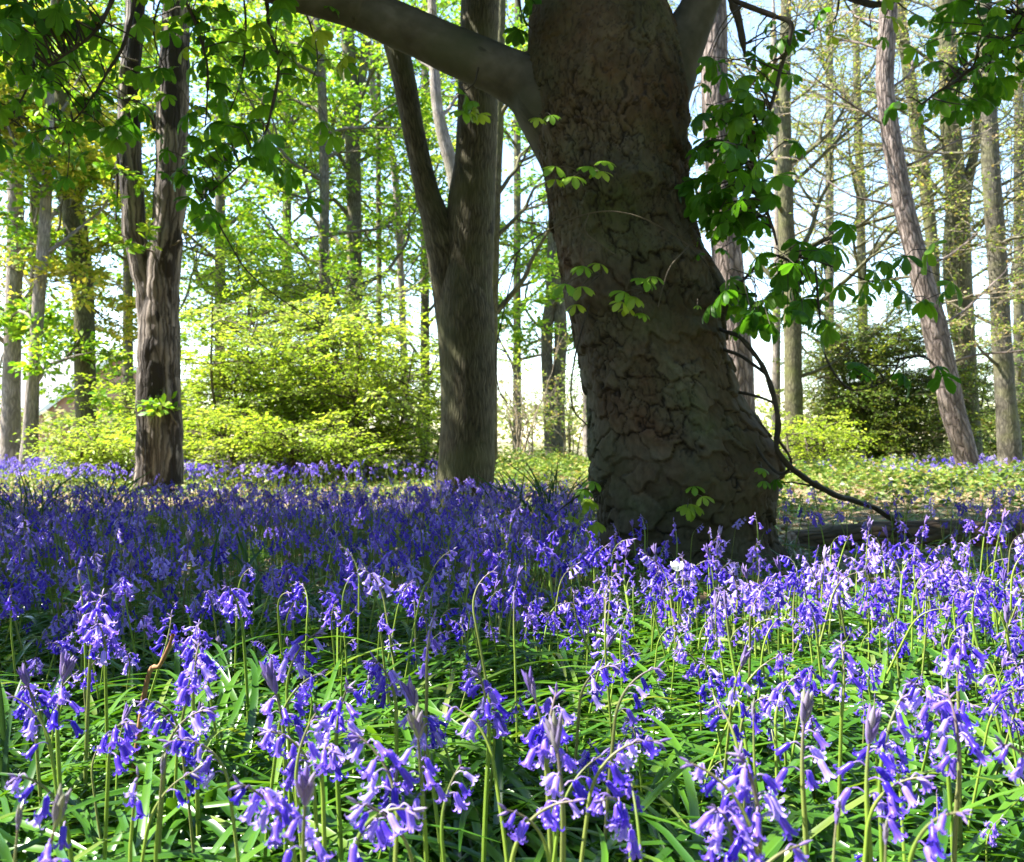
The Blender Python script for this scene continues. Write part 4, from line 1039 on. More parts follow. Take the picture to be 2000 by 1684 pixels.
scatter('undergrowth', 'low green herbs under the yellow-green bushes', 'undergrowth', wedge(-600, 940, 8.6, 20), 22000, .05, 'ivy_leaf', .14)
scatter('leaf_litter', 'brown dead leaves lying on the sunlit woodland floor', 'leaf litter', wedge(-600, 2600, 6.5, 15), 18000, .06, 'litter_leaf', .02, T_DIA, .85)
scatter('leaf_litter', 'brown dead leaves lying under the flowers', 'leaf litter', wedge(-600, 2600, .6, 6.5), 9000, .06, 'litter_leaf', .015, T_OVAL, .8)
def far_wood():
    b = Buf(); n = 16000
    x = rng.uniform(-34, 34, n); Y = 36 + rng.uniform(0, 14, n)
    top = 1.1 + 2.4 * n2(x, 0 * x, .16, 9, 3)
    z = top * rng.random(n) ** .7
    a = rng.uniform(0, 2 * np.pi, n)
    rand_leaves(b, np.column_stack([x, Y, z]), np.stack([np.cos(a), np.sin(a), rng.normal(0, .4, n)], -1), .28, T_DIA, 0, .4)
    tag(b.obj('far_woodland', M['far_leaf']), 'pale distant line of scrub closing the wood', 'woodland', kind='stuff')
    # wood added unseen at the viewer's back and both sides, to block skylight
    b = Buf()
    def wall(n, x0, x1, y0, y1, zt, cut):
        x, y = rng.uniform(x0, x1, n), rng.uniform(y0, y1, n)
        z = rng.random(n) ** .9 * (zt * (.75 + .5 * n2(x, y, .25, 19, 2)))
        k = n2(x + y, z, .45, 29, 2) > cut
        x, y, z = x[k], y[k], z[k]; a = rng.uniform(0, 2 * np.pi, len(x))
        rand_leaves(b, np.column_stack([x, y, z]), np.stack([np.cos(a), np.sin(a), rng.normal(0, .4, len(x))], -1), .6, T_DIA, 0, .3)
    wall(15000, -15, 14, -11, -6, 15, .36)
    wall(9000, 8.5, 12.5, -7, 9.5, 11, .38)
    wall(7000, -16, -12, -7, 9, 6.5, .38)
    tag(b.obj('shading_woodland', M['crown_leaf']), 'leafy wood added unseen behind the viewer and to both sides to block skylight', 'woodland', kind='stuff')
far_wood()

# ------------------------------------------------------------------ the house behind
def house():
    Y = 46.0
    root = thing('brick_house', 'brown brick house with a pale grey roof, its gable glimpsed between trunks', 'house', (at(40, 860, Y)[0], Y, 0))
    e = at(82, 800, Y); ex, ez = e[0], e[2]
    # gable faces the camera and a little to the side; axis of the ridge runs away to the other side
    gw, gh = 6.2, 2.6
    A = np.array([ex, Y, 0]); g = norm(np.array([1.0, .25, 0])); ax = norm(np.array([-.25, 1.0, 0])); ax = norm(np.array([-1.0, .9, 0]))
    B = A + g * gw; D = ax * 11
    ap = (A + B) / 2
    up = np.array([0, 0, 1.0])
    b = Buf()
    b.add([A, B, B + up * ez, A + up * ez, ap + up * (ez + gh)], [(0, 1, 2, 3)], [(3, 2, 4)])
    b.add([A, A + D, A + D + up * ez, A + up * ez], [(0, 1, 2, 3)])
    b.add([B, B + D, B + D + up * ez, B + up * ez], [(0, 1, 2, 3)])
    b.add([A + D, B + D, B + D + up * ez, A + D + up * ez, ap + D + up * (ez + gh)], [(0, 1, 2, 3)], [(3, 2, 4)])
    m, nt, out = new_mat('house_brick')
    tc = nt.nodes.new('ShaderNodeTexCoord'); br = nt.nodes.new('ShaderNodeTexBrick'); br.inputs['Scale'].default_value = 4.5
    br.inputs['Color1'].default_value = (.30, .13, .085, 1); br.inputs['Color2'].default_value = (.36, .17, .11, 1); br.inputs['Mortar'].default_value = (.4, .35, .3, 1)
    mp = nt.nodes.new('ShaderNodeMapping'); mp.inputs['Rotation'].default_value = (math.pi / 2, 0, 0); nt.links.new(tc.outputs['Object'], mp.inputs[0]); nt.links.new(mp.outputs[0], br.inputs['Vector'])
    p = nt.nodes.new('ShaderNodeBsdfPrincipled'); nt.links.new(br.outputs[0], p.inputs['Base Color']); nt.links.new(p.outputs[0], out.inputs[0])
    b.obj('wall', m, root, False)
    b = Buf(); o = g * .35; t = up * .14
    off = -ax * .3
    ridge = ap + up * (ez + gh + .05)
    for S, sg in ((A, -1), (B, 1)):
        ev = S + up * (ez - .18) + sg * o
        v = [ridge + off, ev + off, ev + D, ridge + D]
        v2 = [q + t for q in v]
        b.add(v + v2, [(0, 1, 2, 3), (7, 6, 5, 4), (0, 4, 5, 1), (1, 5, 6, 2), (2, 6, 7, 3)])
    b.obj('roof', plain_mat('roof_slate', [(.3, (.14, .135, .15)), (.7, (.2, .195, .215))], scale=3), root, False)
    for S, sg in ((A, -1), (B, 1)):
        b = Buf(); ev = S + up * (ez - .22) + sg * o
        f = off - ax * .06
        v = [ridge + f + up * .12, ev + f + up * .12, ev + f - up * .16, ridge + f - up * .16]
        b.add(v + [q + ax * .05 for q in v], [(0, 1, 2, 3), (7, 6, 5, 4), (0, 4, 5, 1), (3, 2, 6, 7), (1, 5, 6, 2)])
        b.obj('bargeboard', plain_mat('white_board', [(0, (.7, .7, .68)), (1, (.78, .78, .76))]), root, False)
    b = Buf(); ev = A + up * (ez - .2) - o * 1.15
    tube(b, [ev + off, ev + D * .5, ev + D], [.09] * 3, 8)
    b.obj('gutter', plain_mat('white_gutter', [(0, (.7, .7, .68)), (1, (.78, .78, .76))]), root)
house()

# ------------------------------------------------------------------ things lying about
def fallen_log():
    p = smooth_path([(1.42, 5.0, .03, .07), (1.9, 5.15, .045, .085), (2.5, 5.25, .05, .085), (3.1, 5.35, .045, .08), (3.8, 5.5, .04, .07)], 60)
    b = Buf(); loft(b, p[:, :3], p[:, 3], 30, 0, .16, 7, 21)
    c = p[0, :3]
    root = thing('fallen_log', 'rough brown fallen log lying in the shade behind the flowers beside the chestnut', 'log', (2.4, 5.2, 0))
    b.obj('bark', M['log'], root)
    for e, i, s in ((p[0], 0, -1), (p[-1], -1, 1)):
        b2 = Buf(); ring = np.array(b.V[0]).reshape(60, 31, 3)[i, :-1]
        n = len(ring); V = np.vstack([ring, ring * .55 + e[:3] * .45 + np.array([s * .012, 0, 0]), e[None, :3] + np.array([[s * .004, 0, 0]])])
        b2.add(V, [(k, (k + 1) % n, n + (k + 1) % n, n + k) for k in range(n)], [(n + k, n + (k + 1) % n, 2 * n) for k in range(n)])
        b2.obj('cut_end', M['stick'], root)
fallen_log()

def short_stick():
    a, c = at(880, 1640, 1.32), at(965, 1672, 1.24)
    a[2] = max(a[2], .03); c[2] = max(c[2], .03)
    a[2] = .055; c[2] = .035
    b = Buf(); s = smooth_path([a, (a + c) / 2 + [0, 0, .006], c], 24)
    loft_r = .0085 * (1 + .25 * (vnoise(s * 60, 4) - .5)) * np.linspace(.9, 1.25, 24)
    root = thing('broken_stick', 'short pale broken stick with flaking bark lying among the strap leaves', 'stick', (*((a + c) / 2)[:2], .04))
    tube(b, s, loft_r, 14); b.obj('bark', M['stick'], root)
    b = Buf(); d = norm(a - c); th = np.linspace(0, 2 * np.pi, 13)[:-1]
    u = norm(np.cross(d, [0, 0, 1.0])); v = np.cross(d, u)
    ring = a + (np.cos(th)[:, None] * u + np.sin(th)[:, None] * v) * loft_r[0] * .98
    b.add(np.vstack([ring + d * .0005, a + d * .003]), None, [(k, (k + 1) % 12, 12) for k in range(12)])
    b.obj('broken_end', M['litter_leaf'], root)
short_stick()

def bent_twig():
    pts = [at(285, 1340, 1.35), at(312, 1300, 1.33), at(328, 1268, 1.32), at(338, 1240, 1.31)]
    root = thing('dry_twig', 'bent reddish brown twig poking up between bluebell stems', 'twig', (pts[0][0], 1.35, 0))
    g = pts[0].copy(); g[2] = .01; g[0] -= .03
    b = Buf(); s = smooth_path([g] + pts, 24); tube(b, s, np.linspace(.004, .0025, 24) * (1 + .5 * (vnoise(s * 120, 3) - .5)), 8); b.obj('stem', plain_mat('brown_twig', [(.3, (.16, .07, .03)), (.7, (.36, .2, .1))], scale=90), root)
    b = Buf(); tube(b, smooth_path([s[14], s[14] + [.01, -.005, .012], s[14] + [.016, -.005, .022]], 6), np.linspace(.002, .001, 6), 6); b.obj('side_shoot', M['dry_twig'], root)
bent_twig()

def dead_leaf(px, py, Y, sc, rz, label):
    p = at(px, py, Y)
    root = thing('dead_leaf', label, 'leaf', p)
    g = np.linspace(-1, 1, 9); X, W_ = np.meshgrid(g, np.linspace(-1, 1, 7))
    wd = np.sqrt(np.clip(1 - X ** 2, .01, 1)) * .55 * (1 + .15 * np.sin(X * 9))
    x = X * sc; y = W_ * wd * sc
    z = sc * (.5 * (vnoise(np.stack([X * 1.3 + px, W_ * 1.3, X * 0], -1), 4) - .3) + .25 * W_ ** 2)
    c, s_ = math.cos(rz), math.sin(rz)
    P = np.stack([p[0] + x * c - y * s_, p[1] + x * s_ + y * c, p[2] + z], -1)
    b = Buf(); i = np.arange(6)[:, None] * 9 + np.arange(8)[None]
    b.add(P, np.stack([i, i + 1, i + 10, i + 9], -1)); b.obj('blade', M['dead_leaf'], root)
    b = Buf(); e = P[3, 0]; tube(b, smooth_path([e, e + (e - p) * .4 + [0, 0, .004], e + (e - p) * .7], 5), [.0012] * 5, 5); b.obj('stalk', M['dead_leaf'], root)
dead_leaf(478, 1622, 1.36, .03, .4, 'curled brown dead leaf lying by the broad cut leaves')
dead_leaf(462, 1665, 1.27, .018, 1.8, 'small brown dead leaf scrap just below the curled one')
dead_leaf(1055, 1520, 1.56, .02, 2.2, 'tawny dead leaf scrap caught among the strap leaves in the middle')
dead_leaf(232, 1050, 5.2, .05, .9, 'orange-brown dead leaf caught in the shaded flowers near the peeling tree')
#PART4
# ------------------------------------------------------------------ bluebells
def tpl_bell(res=2, curl=1.0):
    """a hanging bell, mouth down along -z, length 1"""
    b = Buf()
    if res == 2:
        ns = 12; zs = [0, -.05, -.22, -.5, -.74]; rs = [.045, .13, .168, .172, .19]
        V, S, Q = [], [], []
        for z, r in zip(zs, rs):
            for k in range(ns):
                a = 2 * math.pi * k / ns; rr = r * (1.05 if k % 2 == 0 else .95)
                V.append((rr * math.cos(a), rr * math.sin(a), z)); S.append(1.0 if k % 2 == 0 else 0.0)
        for i in range(4):
            for k in range(ns): Q.append((i * ns + k, i * ns + (k + 1) % ns, (i + 1) * ns + (k + 1) % ns, (i + 1) * ns + k))
        base = 4 * ns
        for k in range(0, ns, 2):                       # six tips that roll back
            a = 2 * math.pi * k / ns; h = 2 * math.pi / ns
            prev = (base + (k - 1) % ns, base + k, base + (k + 1) % ns)
            for (r, z, wd) in ((.26, -.92, .7), (.26 + .15 * curl, -1.0, .52), (.26 + .25 * curl, -1.0 + .07 * curl, .32), (.26 + .23 * curl, -1.0 + .2 * curl, .08)):
                i0 = len(V)
                for s_, sb in ((-1, .2), (0, .7), (1, .2)):
                    w_ = s_ * wd * .16
                    V.append((r * math.cos(a) - w_ * math.sin(a), r * math.sin(a) + w_ * math.cos(a), z + abs(s_) * .02)); S.append(sb)
                Q += [(prev[0], prev[1], i0 + 1, i0), (prev[1], prev[2], i0 + 2, i0 + 1)]
                prev = (i0, i0 + 1, i0 + 2)
        b.add(V, Q, None, 0, .5, S)
    else:
        ns = 6 if res == 1 else 4
        prof = [(0, .06), (-.12, .16), (-.72, .19), (-1.0, .40)] if res == 1 else ([(0, .12), (-.55, .25), (-1.0, .42)] if res == 0 else [(0, .15), (-1, .4)])
        V, Q = [], []
        for z, r in prof:
            for k in range(ns):
                a = 2 * math.pi * k / ns
                V.append((r * math.cos(a), r * math.sin(a), z))
        for i in range(len(prof) - 1):
            for k in range(ns): Q.append((i * ns + k, i * ns + (k + 1) % ns, (i + 1) * ns + (k + 1) % ns, (i + 1) * ns + k))
        b.add(V, Q, None, 0, .5, .3)
    return b

def tpl_bud(ns=6):
    b = Buf(); V, Q, S = [], [], []
    prof = [(0, .04), (.12, .095), (.42, .13), (.75, .085), (1.0, .012)]
    for z, r in prof:
        for k in range(ns):
            a = 2 * math.pi * k / ns; V.append((r * math.cos(a), r * math.sin(a), -z)); S.append(.8 if k % 2 else 0)
    for i in range(len(prof) - 1):
        for k in range(ns): Q.append((i * ns + k, i * ns + (k + 1) % ns, (i + 1) * ns + (k + 1) % ns, (i + 1) * ns + k))
    b.add(V, Q, None, 0, .5, S)
    return b
BELL2 = [tpl_bell(2, c) for c in (.7, 1.0, 1.25)]
BELL1, BELL0, BELLF = tpl_bell(1), tpl_bell(0), tpl_bell(-1)
BUD = tpl_bud(6); BUD_LO = tpl_bud(3)

class Flower:
    """plan of one bluebell in its own coordinates: foot at the origin, nodding towards +x"""
    def __init__(self, seed, style):
        r = np.random.default_rng(seed); self.style = style
        H = r.uniform(.25, .35); self.H = H
        bend = dict(nod=.72, full=.45, tip=.18, few=.6, bud=.1)[style] * r.uniform(.6, 1.2)
        ln = r.uniform(-.03, .06)
        a = np.concatenate([np.zeros(6), np.linspace(0, 1, 9) ** 1.2 * bend * 1.95]) + ln * 3
        seg = np.concatenate([[H * .135] * 6, [H * .032] * 9])
        a[:6] = ln * np.linspace(.5, 3, 6)
        pts = np.vstack([[0, 0, -.02], np.cumsum(np.stack([np.sin(a) * seg, 0 * a, np.cos(a) * seg], -1), 0)])
        pts[:, 1] += np.sin(np.linspace(0, 3, len(pts)) + r.uniform(0, 6)) * .004
        self.path = smooth_path(pts, 26)
        self.rad = np.concatenate([np.linspace(.0026, .0018, 16), np.linspace(.0017, .0008, 10)]) * r.uniform(.85, 1.15)
        nb = dict(nod=r.integers(5, 10), full=r.integers(9, 15), tip=r.integers(6, 10), few=r.integers(2, 4), bud=0)[style]
        t0 = dict(nod=.55, full=.62, tip=.58, few=.76, bud=.8)[style]
        self.bells = []
        ts = np.linspace(t0, .93 if style != 'tip' else .84, nb) if nb else []
        for i, t in enumerate(ts):
            j = int(t * 25); p = self.path[j]
            th = (r.normal(0, .75) if style in ('nod', 'few') else i * 2.4 + r.normal(0, .4))
            out = np.array([math.cos(th), math.sin(th), .15])
            f = (t - t0) / max(.97 - t0, .01)
            pl = .013 - .006 * f + r.normal(0, .0015)
            e = p + out * pl + [0, 0, .002]
            dr = norm(out * (r.uniform(.12, .8) + .45 * f * (style != 'nod')) + np.array([0, 0, -1.0]))
            self.bells.append((p, e + dr * .001, dr, .0176 * (1 - .18 * f) * r.uniform(.9, 1.1), int(r.integers(0, 3)), f))
        self.buds = []
        nbud = dict(nod=4, full=5, tip=11, few=2, bud=10)[style]
        tip = self.path[-1]; td = norm(self.path[-1] - self.path[-4])
        sd = norm(np.cross(td, [0, 1.0, .1])); s2 = np.cross(td, sd)
        for i in range(nbud):
            th = i * 2.4; sp = dict(tip=.36, bud=.22).get(style, .75) * r.uniform(.5, 1.2)
            back = (i / nbud) * (.016 if style in ('tip', 'bud') else .008)
            d = norm(td + (math.cos(th) * sd + math.sin(th) * s2) * sp + (np.array([0, 0, -.5]) if style in ('nod', 'full', 'few') else 0))
            self.buds.append((tip - td * back, d, dict(tip=.021, bud=.013).get(style, .011) * r.uniform(.8, 1.15)))
        P = [x[1] + x[2] * .009 for x in self.bells] + [x[0] for x in self.buds]
        self.head = np.mean(P, 0)
    @staticmethod
    def rot(d):
        """turns -z to d"""
        z = -norm(d); x = norm(np.cross([0.3, 1, .1], z)); y = np.cross(z, x)
        return np.stack([x, y, z], -1)
    def stem_buf(self, res=2):
        b = Buf(); tube(b, self.path if res == 2 else self.path[::3], self.rad if res == 2 else self.rad[::3] * 1.15, 7 if res == 2 else 3, 0, .25)
        k_ = len(b.b[0]) // len(self.path if res == 2 else self.path[::3]); b.b[0] = np.repeat(np.clip((np.linspace(0, 1, len(b.b[0]) // k_) - .55) * 2.6, 0, 1), k_)
        if res >= 1:
            for p, e, d, s, k, f in self.bells:
                m = (p + e) / 2 + [0, 0, .003]
                tube(b, smooth_path([p, m, e], 5) if res == 2 else [p, e], .0007, 4 if res == 2 else 3, 1 if res == 2 else 2, .1)
        return b
    def bud_buf(self, tpl):
        b = Buf(); q = np.random.default_rng(5)
        for p, d, s in self.buds:
            V, Q, a, sb, qm = tpl.arrays()
            b.add(V * s * (1, 1, 1) @ self.rot(d).T + p, Q, None, 0, q.random(), sb)
        return b
    def head_buf(self, tpl):
        b = Buf(); q = np.random.default_rng(6)
        for p, e, d, s, k, f in self.bells:
            V, Q, a, sb, qm = (tpl[k] if isinstance(tpl, list) else tpl).arrays()
            b.add(V * s @ self.rot(d).T + e, Q, None, 0, q.random() * .6, sb)
        return b
    def whole(self, res):
        """stem, bells and buds in one buffer: 0 stem, 1 bell, 2 bud"""
        b = Buf()
        for src, mt in ((self.stem_buf(res), 0), (self.head_buf({1: BELL1, 0: BELL0, -1: BELLF}[res]), 1), (self.bud_buf(BUD_LO), 2)):
            if src.n:
                V, Q, a, sb, qm = src.arrays(); b.add(V, Q, None, np.where(qm > 0, qm, mt) if mt == 0 else mt, a, sb)
        return b

PLANS = {'nod': [Flower(10 + k, 'nod') for k in range(6)], 'full': [Flower(60 + k, 'full') for k in range(6)], 'tip': [Flower(30 + k, 'tip') for k in range(3)],
         'few': [Flower(40 + k, 'few') for k in range(4)], 'bud': [Flower(50 + k, 'bud') for k in range(2)]}
BELL_ME = []
for k, t in enumerate(BELL2):
    BELL_ME.append(t.mesh('bell', [M['bell']]))
PARTS = {}
def parts_of(style, k):
    key = (style, k)
    if key not in PARTS:
        f = PLANS[style][k]
        stem = f.stem_buf(2).mesh('stem', [M['bell_stem'], M['bud']])
        bud = f.bud_buf(BUD).mesh('bud_tip', [M['bud']])
        pale = f.bud_buf(BUD).mesh('bud_tip', [M['pale_bud']])
        head = f.head_buf(BELL2).mesh('flower_head', [M['bell']]) if f.bells else None
        PARTS[key] = (stem, bud, pale, head)
    return PARTS[key]

def link(name, me, parent):
    o = bpy.data.objects.new(name, me); COL.objects.link(o); o.parent = parent
    return o
PROTO = {}
def proto(style, k, detail, pale):
    """the first plant of a kind with its parts; later ones are copies of it and of each part"""
    f = PLANS[style][k]; stem, bud, pl, head = parts_of(style, k)
    root = bpy.data.objects.new('bluebell', None); COL.objects.link(root); root.empty_display_size = .05
    link('stem', stem, root)
    if f.buds: link('bud_tip', pl if pale else bud, root)
    if detail:
        for p, e, d, s, q, ff in f.bells:
            o = link('bell', BELL_ME[q], root)
            from mathutils import Matrix
            m = Matrix(f.rot(d).tolist()).to_4x4(); o.rotation_mode = 'QUATERNION'; o.rotation_quaternion = m.to_quaternion()
            o.location = Vector(e); o.scale = (s, s, s)
    elif head:
        link('flower_head', head, root)
    return root
def copy_tree(o, parent=None):
    c = o.copy(); COL.objects.link(c); c.parent = parent
    for ch in o.children: copy_tree(ch, c)
    return c
def plant(style, k, x, y, z, rz, sc, label, group, detail=False, pale=False, tilt=(0, 0)):
    key = (style, k, detail, pale)
    if key not in PROTO:
        PROTO[key] = proto(*key); o = PROTO[key]
    else:
        o = copy_tree(PROTO[key])
    o.location = (x, y, z); o.rotation_euler = (tilt[0], tilt[1], rz); o.scale = (sc, sc, sc)
    return tag(o, label, 'bluebell', group)

def plant_at(px, py, Y, style, nod, label, pale=False, group=None, k=None):
    """a bluebell whose flower head stands at this photograph position and distance; nod in degrees, 0 = towards the picture's right, 180 = left, 270 = towards us"""
    f = PLANS[style]; k = int(rng.integers(0, len(f))) if k is None else k
    f = f[k]; h = at(px, py, Y)
    if h[2] > f.head[2] * 1.06:                    # no taller than the plants are: stand a little farther off
        Y = (CAMZ - f.head[2] * 1.06) * F / (py - CY); h = at(px, py, Y)
    sc = float(np.clip(h[2] / f.head[2], .45, 1.06)); a = math.radians(nod)
    x = h[0] - f.head[0] * sc * math.cos(a); y = h[1] - f.head[0] * sc * math.sin(a)
    BASES.append((x, y))
    return plant(style, k, x, y, h[2] - f.head[2] * sc, a, sc, label, group, True, pale)
BASES = []
G_HERO = 'large bluebells nearest the viewer'
HERO = [
 (1572, 1432, .74, 'tip', 20, 'large lavender bluebell with a tall upright bud tip, bells splayed beneath it', True),
 (1462, 1540, .74, 'full', 200, 'bluebell crowded with drooping bells around a dark pointed bud, left of the tall bud tip', False),
 (1382, 1540, .72, 'nod', 180, 'arched bluebell nodding to one side, its pale closed bud pointing outwards to the left', False),
 (1412, 1618, .71, 'full', 230, 'low dense bluebell head just below the arched nodding one', False),
 (1700, 1470, .76, 'tip', 10, 'bluebell with a dark purple spear of buds, standing between two crowded lavender heads', False),
 (1775, 1555, .68, 'nod', 340, 'big bluebell bowed low with long pale bells near the lower right corner', False),
 (1855, 1415, .84, 'full', 90, 'very full lavender-white bluebell head near the right edge', False),
 (1810, 1372, .92, 'full', 190, 'crowded bluebell head just above the very full lavender-white one', False),
 (1882, 1278, 1.02, 'full', 250, 'bluebell with a heavy pale cluster at the right, above the crowded heads', False),
 (1972, 1492, .76, 'nod', 200, 'pale bluebell drooping at the right edge with slim long bells', False),
 (1852, 1625, .65, 'nod', 300, 'deep violet bluebell with large bells at the bottom right', False),
 (1740, 1410, .86, 'full', 30, 'bluebell with tangled pale bells touching the very full head from the left', False),
 (1192, 1592, .75, 'nod', 240, 'bluebell with four long lilac bells hanging above the bottom edge, right of the middle', False),
 (1245, 1475, .82, 'nod', 10, 'bluebell whose row of curled bells arches over to the right', False),
 (1235, 1530, .82, 'few', 90, 'bluebell with a single small round head under the arching row', False),
 (1088, 1485, .8, 'tip', 100, 'tall bluebell with a pale greenish spike of unopened buds', True),
 (1105, 1580, .75, 'few', 350, 'bluebell with two narrow closed bells below the greenish spike', False),
 (1082, 1415, .88, 'full', 60, 'bluebell with upright fan of short bells behind the greenish spike', False),
 (1045, 1385, .92, 'tip', 170, 'bluebell topped with an olive and purple bud spike, leaning a little', False),
 (1170, 1500, .84, 'few', 20, 'bluebell with one pale bell hanging on a bare stem beside the spike', False),
 (822, 1465, .8, 'tip', 250, 'bluebell with a grey-violet crest of buds over big hanging bells', True),
 (728, 1488, .8, 'full', 160, 'broad bluebell head left of the crested one, some bells deep blue', False),
 (648, 1488, .76, 'nod', 300, 'bluebell with a skirt of long lilac bells, its head bent straight down', False),
 (545, 1460, .82, 'nod', 190, 'bluebell arched like a crook with pale bells along its curve', False),
 (602, 1600, .66, 'tip', 280, 'very close bluebell with bulging pale buds over blue bells at the bottom edge', False),
 (522, 1578, .74, 'full', 210, 'deep violet bluebell cluster beside the very close pale-budded one', False),
 (705, 1590, .72, 'few', 200, 'bluebell with loosely spread bells right of the very close one', False),
 (772, 1612, .7, 'nod', 350, 'bluebell with widely spaced bells drooping towards the pale stick', False),
 (622, 1425, .9, 'few', 40, 'bluebell with three open bells above the long-skirted head', False),
 (62, 1552, .74, 'nod', 250, 'bluebell with a bunched skirt of violet bells near the left edge', False),
 (112, 1640, .65, 'tip', 330, 'large pale lilac bluebell leaning over at the bottom left corner', True),
 (28, 1612, .7, 'bud', 90, 'closed pale bluebell bud spike at the left edge by the corner', True),
 (311, 1505, .84, 'bud', 90, 'slim closed grey-violet bud spike alone above the strap leaves', True),
 (364, 1472, .9, 'nod', 190, 'small bluebell with four pale bells in a row over bare strap leaves', False),
 (372, 1528, .86, 'few', 10, 'bluebell with one white-lilac bell hanging from a hooked stem', False),
 (262, 1545, .84, 'few', 300, 'short bluebell with two pale bells low among the strap leaves', False),
 (236, 1440, .94, 'nod', 320, 'bluebell with pale bells strung down one side, alone at the lower left', False),
 (388, 1305, 1.1, 'full', 90, 'round full lilac bluebell head standing alone above the hanging row', False),
 (385, 1418, .98, 'nod', 10, 'bluebell with a level row of small violet bells', False),
 (292, 1402, 1.0, 'few', 230, 'violet bluebell with two curled bells left of the level row', False),
 (42, 1392, 1.0, 'nod', 180, 'dark violet bluebell with four curled bells at the left edge', False),
 (125, 1345, 1.06, 'tip', 340, 'bluebell bending sideways with a feathery dark tip near the left edge', False),
 (196, 1245, 1.22, 'full', 270, 'bright compact bluebell head low in the shaded left side', False),
 (186, 1200, 1.34, 'full', 100, 'bright bluebell head directly above the compact one on the left', False),
 (750, 1325, 1.08, 'full', 180, 'bluebell with a pale double head, two tufts of bells side by side', False),
 (664, 1392, .98, 'full', 340, 'bluebell with straight deep blue bells and one bell flung sideways', False),
 (540, 1375, 1.0, 'tip', 200, 'bluebell with a drooping dark plume of buds above paler bells', False),
 (606, 1345, 1.04, 'nod', 0, 'bluebell with four pale bells in a tiny arch', False),
 (595, 1270, 1.16, 'full', 20, 'wide sprawling bluebell head with white-edged bells, mid left', False),
 (948, 1360, 1.02, 'full', 150, 'bluebell with a tall ragged head and dark side buds near the middle', False),
 (1182, 1325, 1.06, 'nod', 350, 'brightest pinkish lilac bluebell arch in the middle of the flowers', False),
 (1268, 1335, 1.06, 'nod', 0, 'deep blue bluebell with a comb of bells, touching the pinkish arch', False),
 (1640, 1295, 1.12, 'full', 80, 'neat bluebell with a small dense head standing apart on the right', False),
 (1412, 1395, .96, 'few', 110, 'bluebell with a pale pointed tip and one hanging bell', True),
 (1476, 1398, .94, 'bud', 90, 'slim bluebell stem with a creamy closed spike, next to the pointed tip', True),
 (1640, 1600, .72, 'bud', 60, 'short purple bluebell bud spike among strap leaves under the tall bud tip', False),
 (1722, 1640, .68, 'bud', 80, 'grey bluebell bud spike near the bottom edge under the bowed head', True),
 (1545, 1672, .66, 'few', 20, 'bluebell with only a scrap of bells showing at the bottom edge', False),
 (1000, 1600, .74, 'few', 200, 'bluebell with a few small pale bells low near the stick', False),
 (890, 1395, 1.0, 'few', 160, 'bluebell with two dark hanging bells left of the ragged head', False),
 (905, 1525, .84, 'few', 30, 'bluebell with two lilac bells facing apart, above the stick', False),
 (460, 1170, 1.5, 'full', 260, 'bright bluebell head in a patch of sun, mid left, first of the lit ones', False),
]
for (px, py, Y, st, nod, lab, pale) in HERO:
    plant_at(px, py, Y, st, nod, lab, pale, G_HERO)

def trunk_gap(x, y):
    """open soil round the chestnut's foot and log"""
    d = np.hypot(x - 0.77, y - YC)
    return (d < .42) | ((abs(x - .70) < .42) & (y > 3.0) & (y < YC) & (rng.random(np.shape(x)) < .8)) | (np.hypot(x + .40, y - 8.2) < .3) | ((y > 4.85) & (y < 5.45) & (x > 1.3) & (x < 3.9))

STY = [('nod', .38), ('full', .34), ('few', .16), ('tip', .09), ('bud', .03)]
def pick(r):
    t = 0
    for s, p in STY:
        t += p
        if r < t: return s
    return 'nod'
def field(n, y0, y1, px0=-60, px1=2060, mind=.045):
    out = []
    Y = np.sqrt(rng.uniform(y0 * y0, y1 * y1, n)); px = rng.uniform(px0, px1, n)
    return (px - CX) / F * Y, Y
# individuals: everything from the near edge to about two metres
need = 300 - len(HERO); taken = np.array(BASES)
X, Y = field(4000, 1.0, 2.28, -40, 2040)
dens = .35 + .65 * np.clip((n2(X, Y, 2.2, 91) - .3) * 2.4, 0, 1)
dens *= np.where((X < -.2) & (Y < 1.35), .35, 1) * np.where(X > .15, 1.15, 1) * np.where(Y < 1.5, .72, 1)
cnt = 0
for x, y, dn in zip(X, Y, dens):
    if cnt >= need: break
    if rng.random() > dn or (len(taken) and np.min(np.hypot(taken[:, 0] - x, taken[:, 1] - y)) < .04): continue
    taken = np.vstack([taken, [x, y]]); BASES.append((x, y))
    st = pick(rng.random()); k = int(rng.integers(0, len(PLANS[st])))
    s = float(rng.uniform(.6, .98) if rng.random() > .2 else rng.uniform(.42, .62))
    px = x / y * F + CX
    zone = 'left' if px < 520 else ('mid' if px < 1120 else ('trunk' if px < 1500 else 'right'))
    far_ = y > 1.65
    what = dict(nod='arched bluebell with one-sided bells', full='bluebell with a full round head', few='bluebell with only a few bells', tip='bluebell with an upright bud tip', bud='bluebell still closed in bud')[st]
    where = dict(left='on the shady left', mid='in the middle left of the ash foot', trunk='in front of the chestnut trunk', right='on the sunny right')[zone]
    where = dict(left='below the peeling tree', mid='below the ash tree', trunk='below the chestnut trunk', right='below the fallen log')[zone]
    row = 'farther back' if far_ else 'nearer'
    lab = f'{what} {where}, {row}'
    plant(st, k, x, y, float(ground_z(x, y)), float(rng.uniform(0, 6.28)), s, lab, f'{what} {where}, {row}', False, st in ('bud',) and rng.random() < .5, (float(rng.normal(0, .15)), float(rng.normal(0, .15))))
    cnt += 1

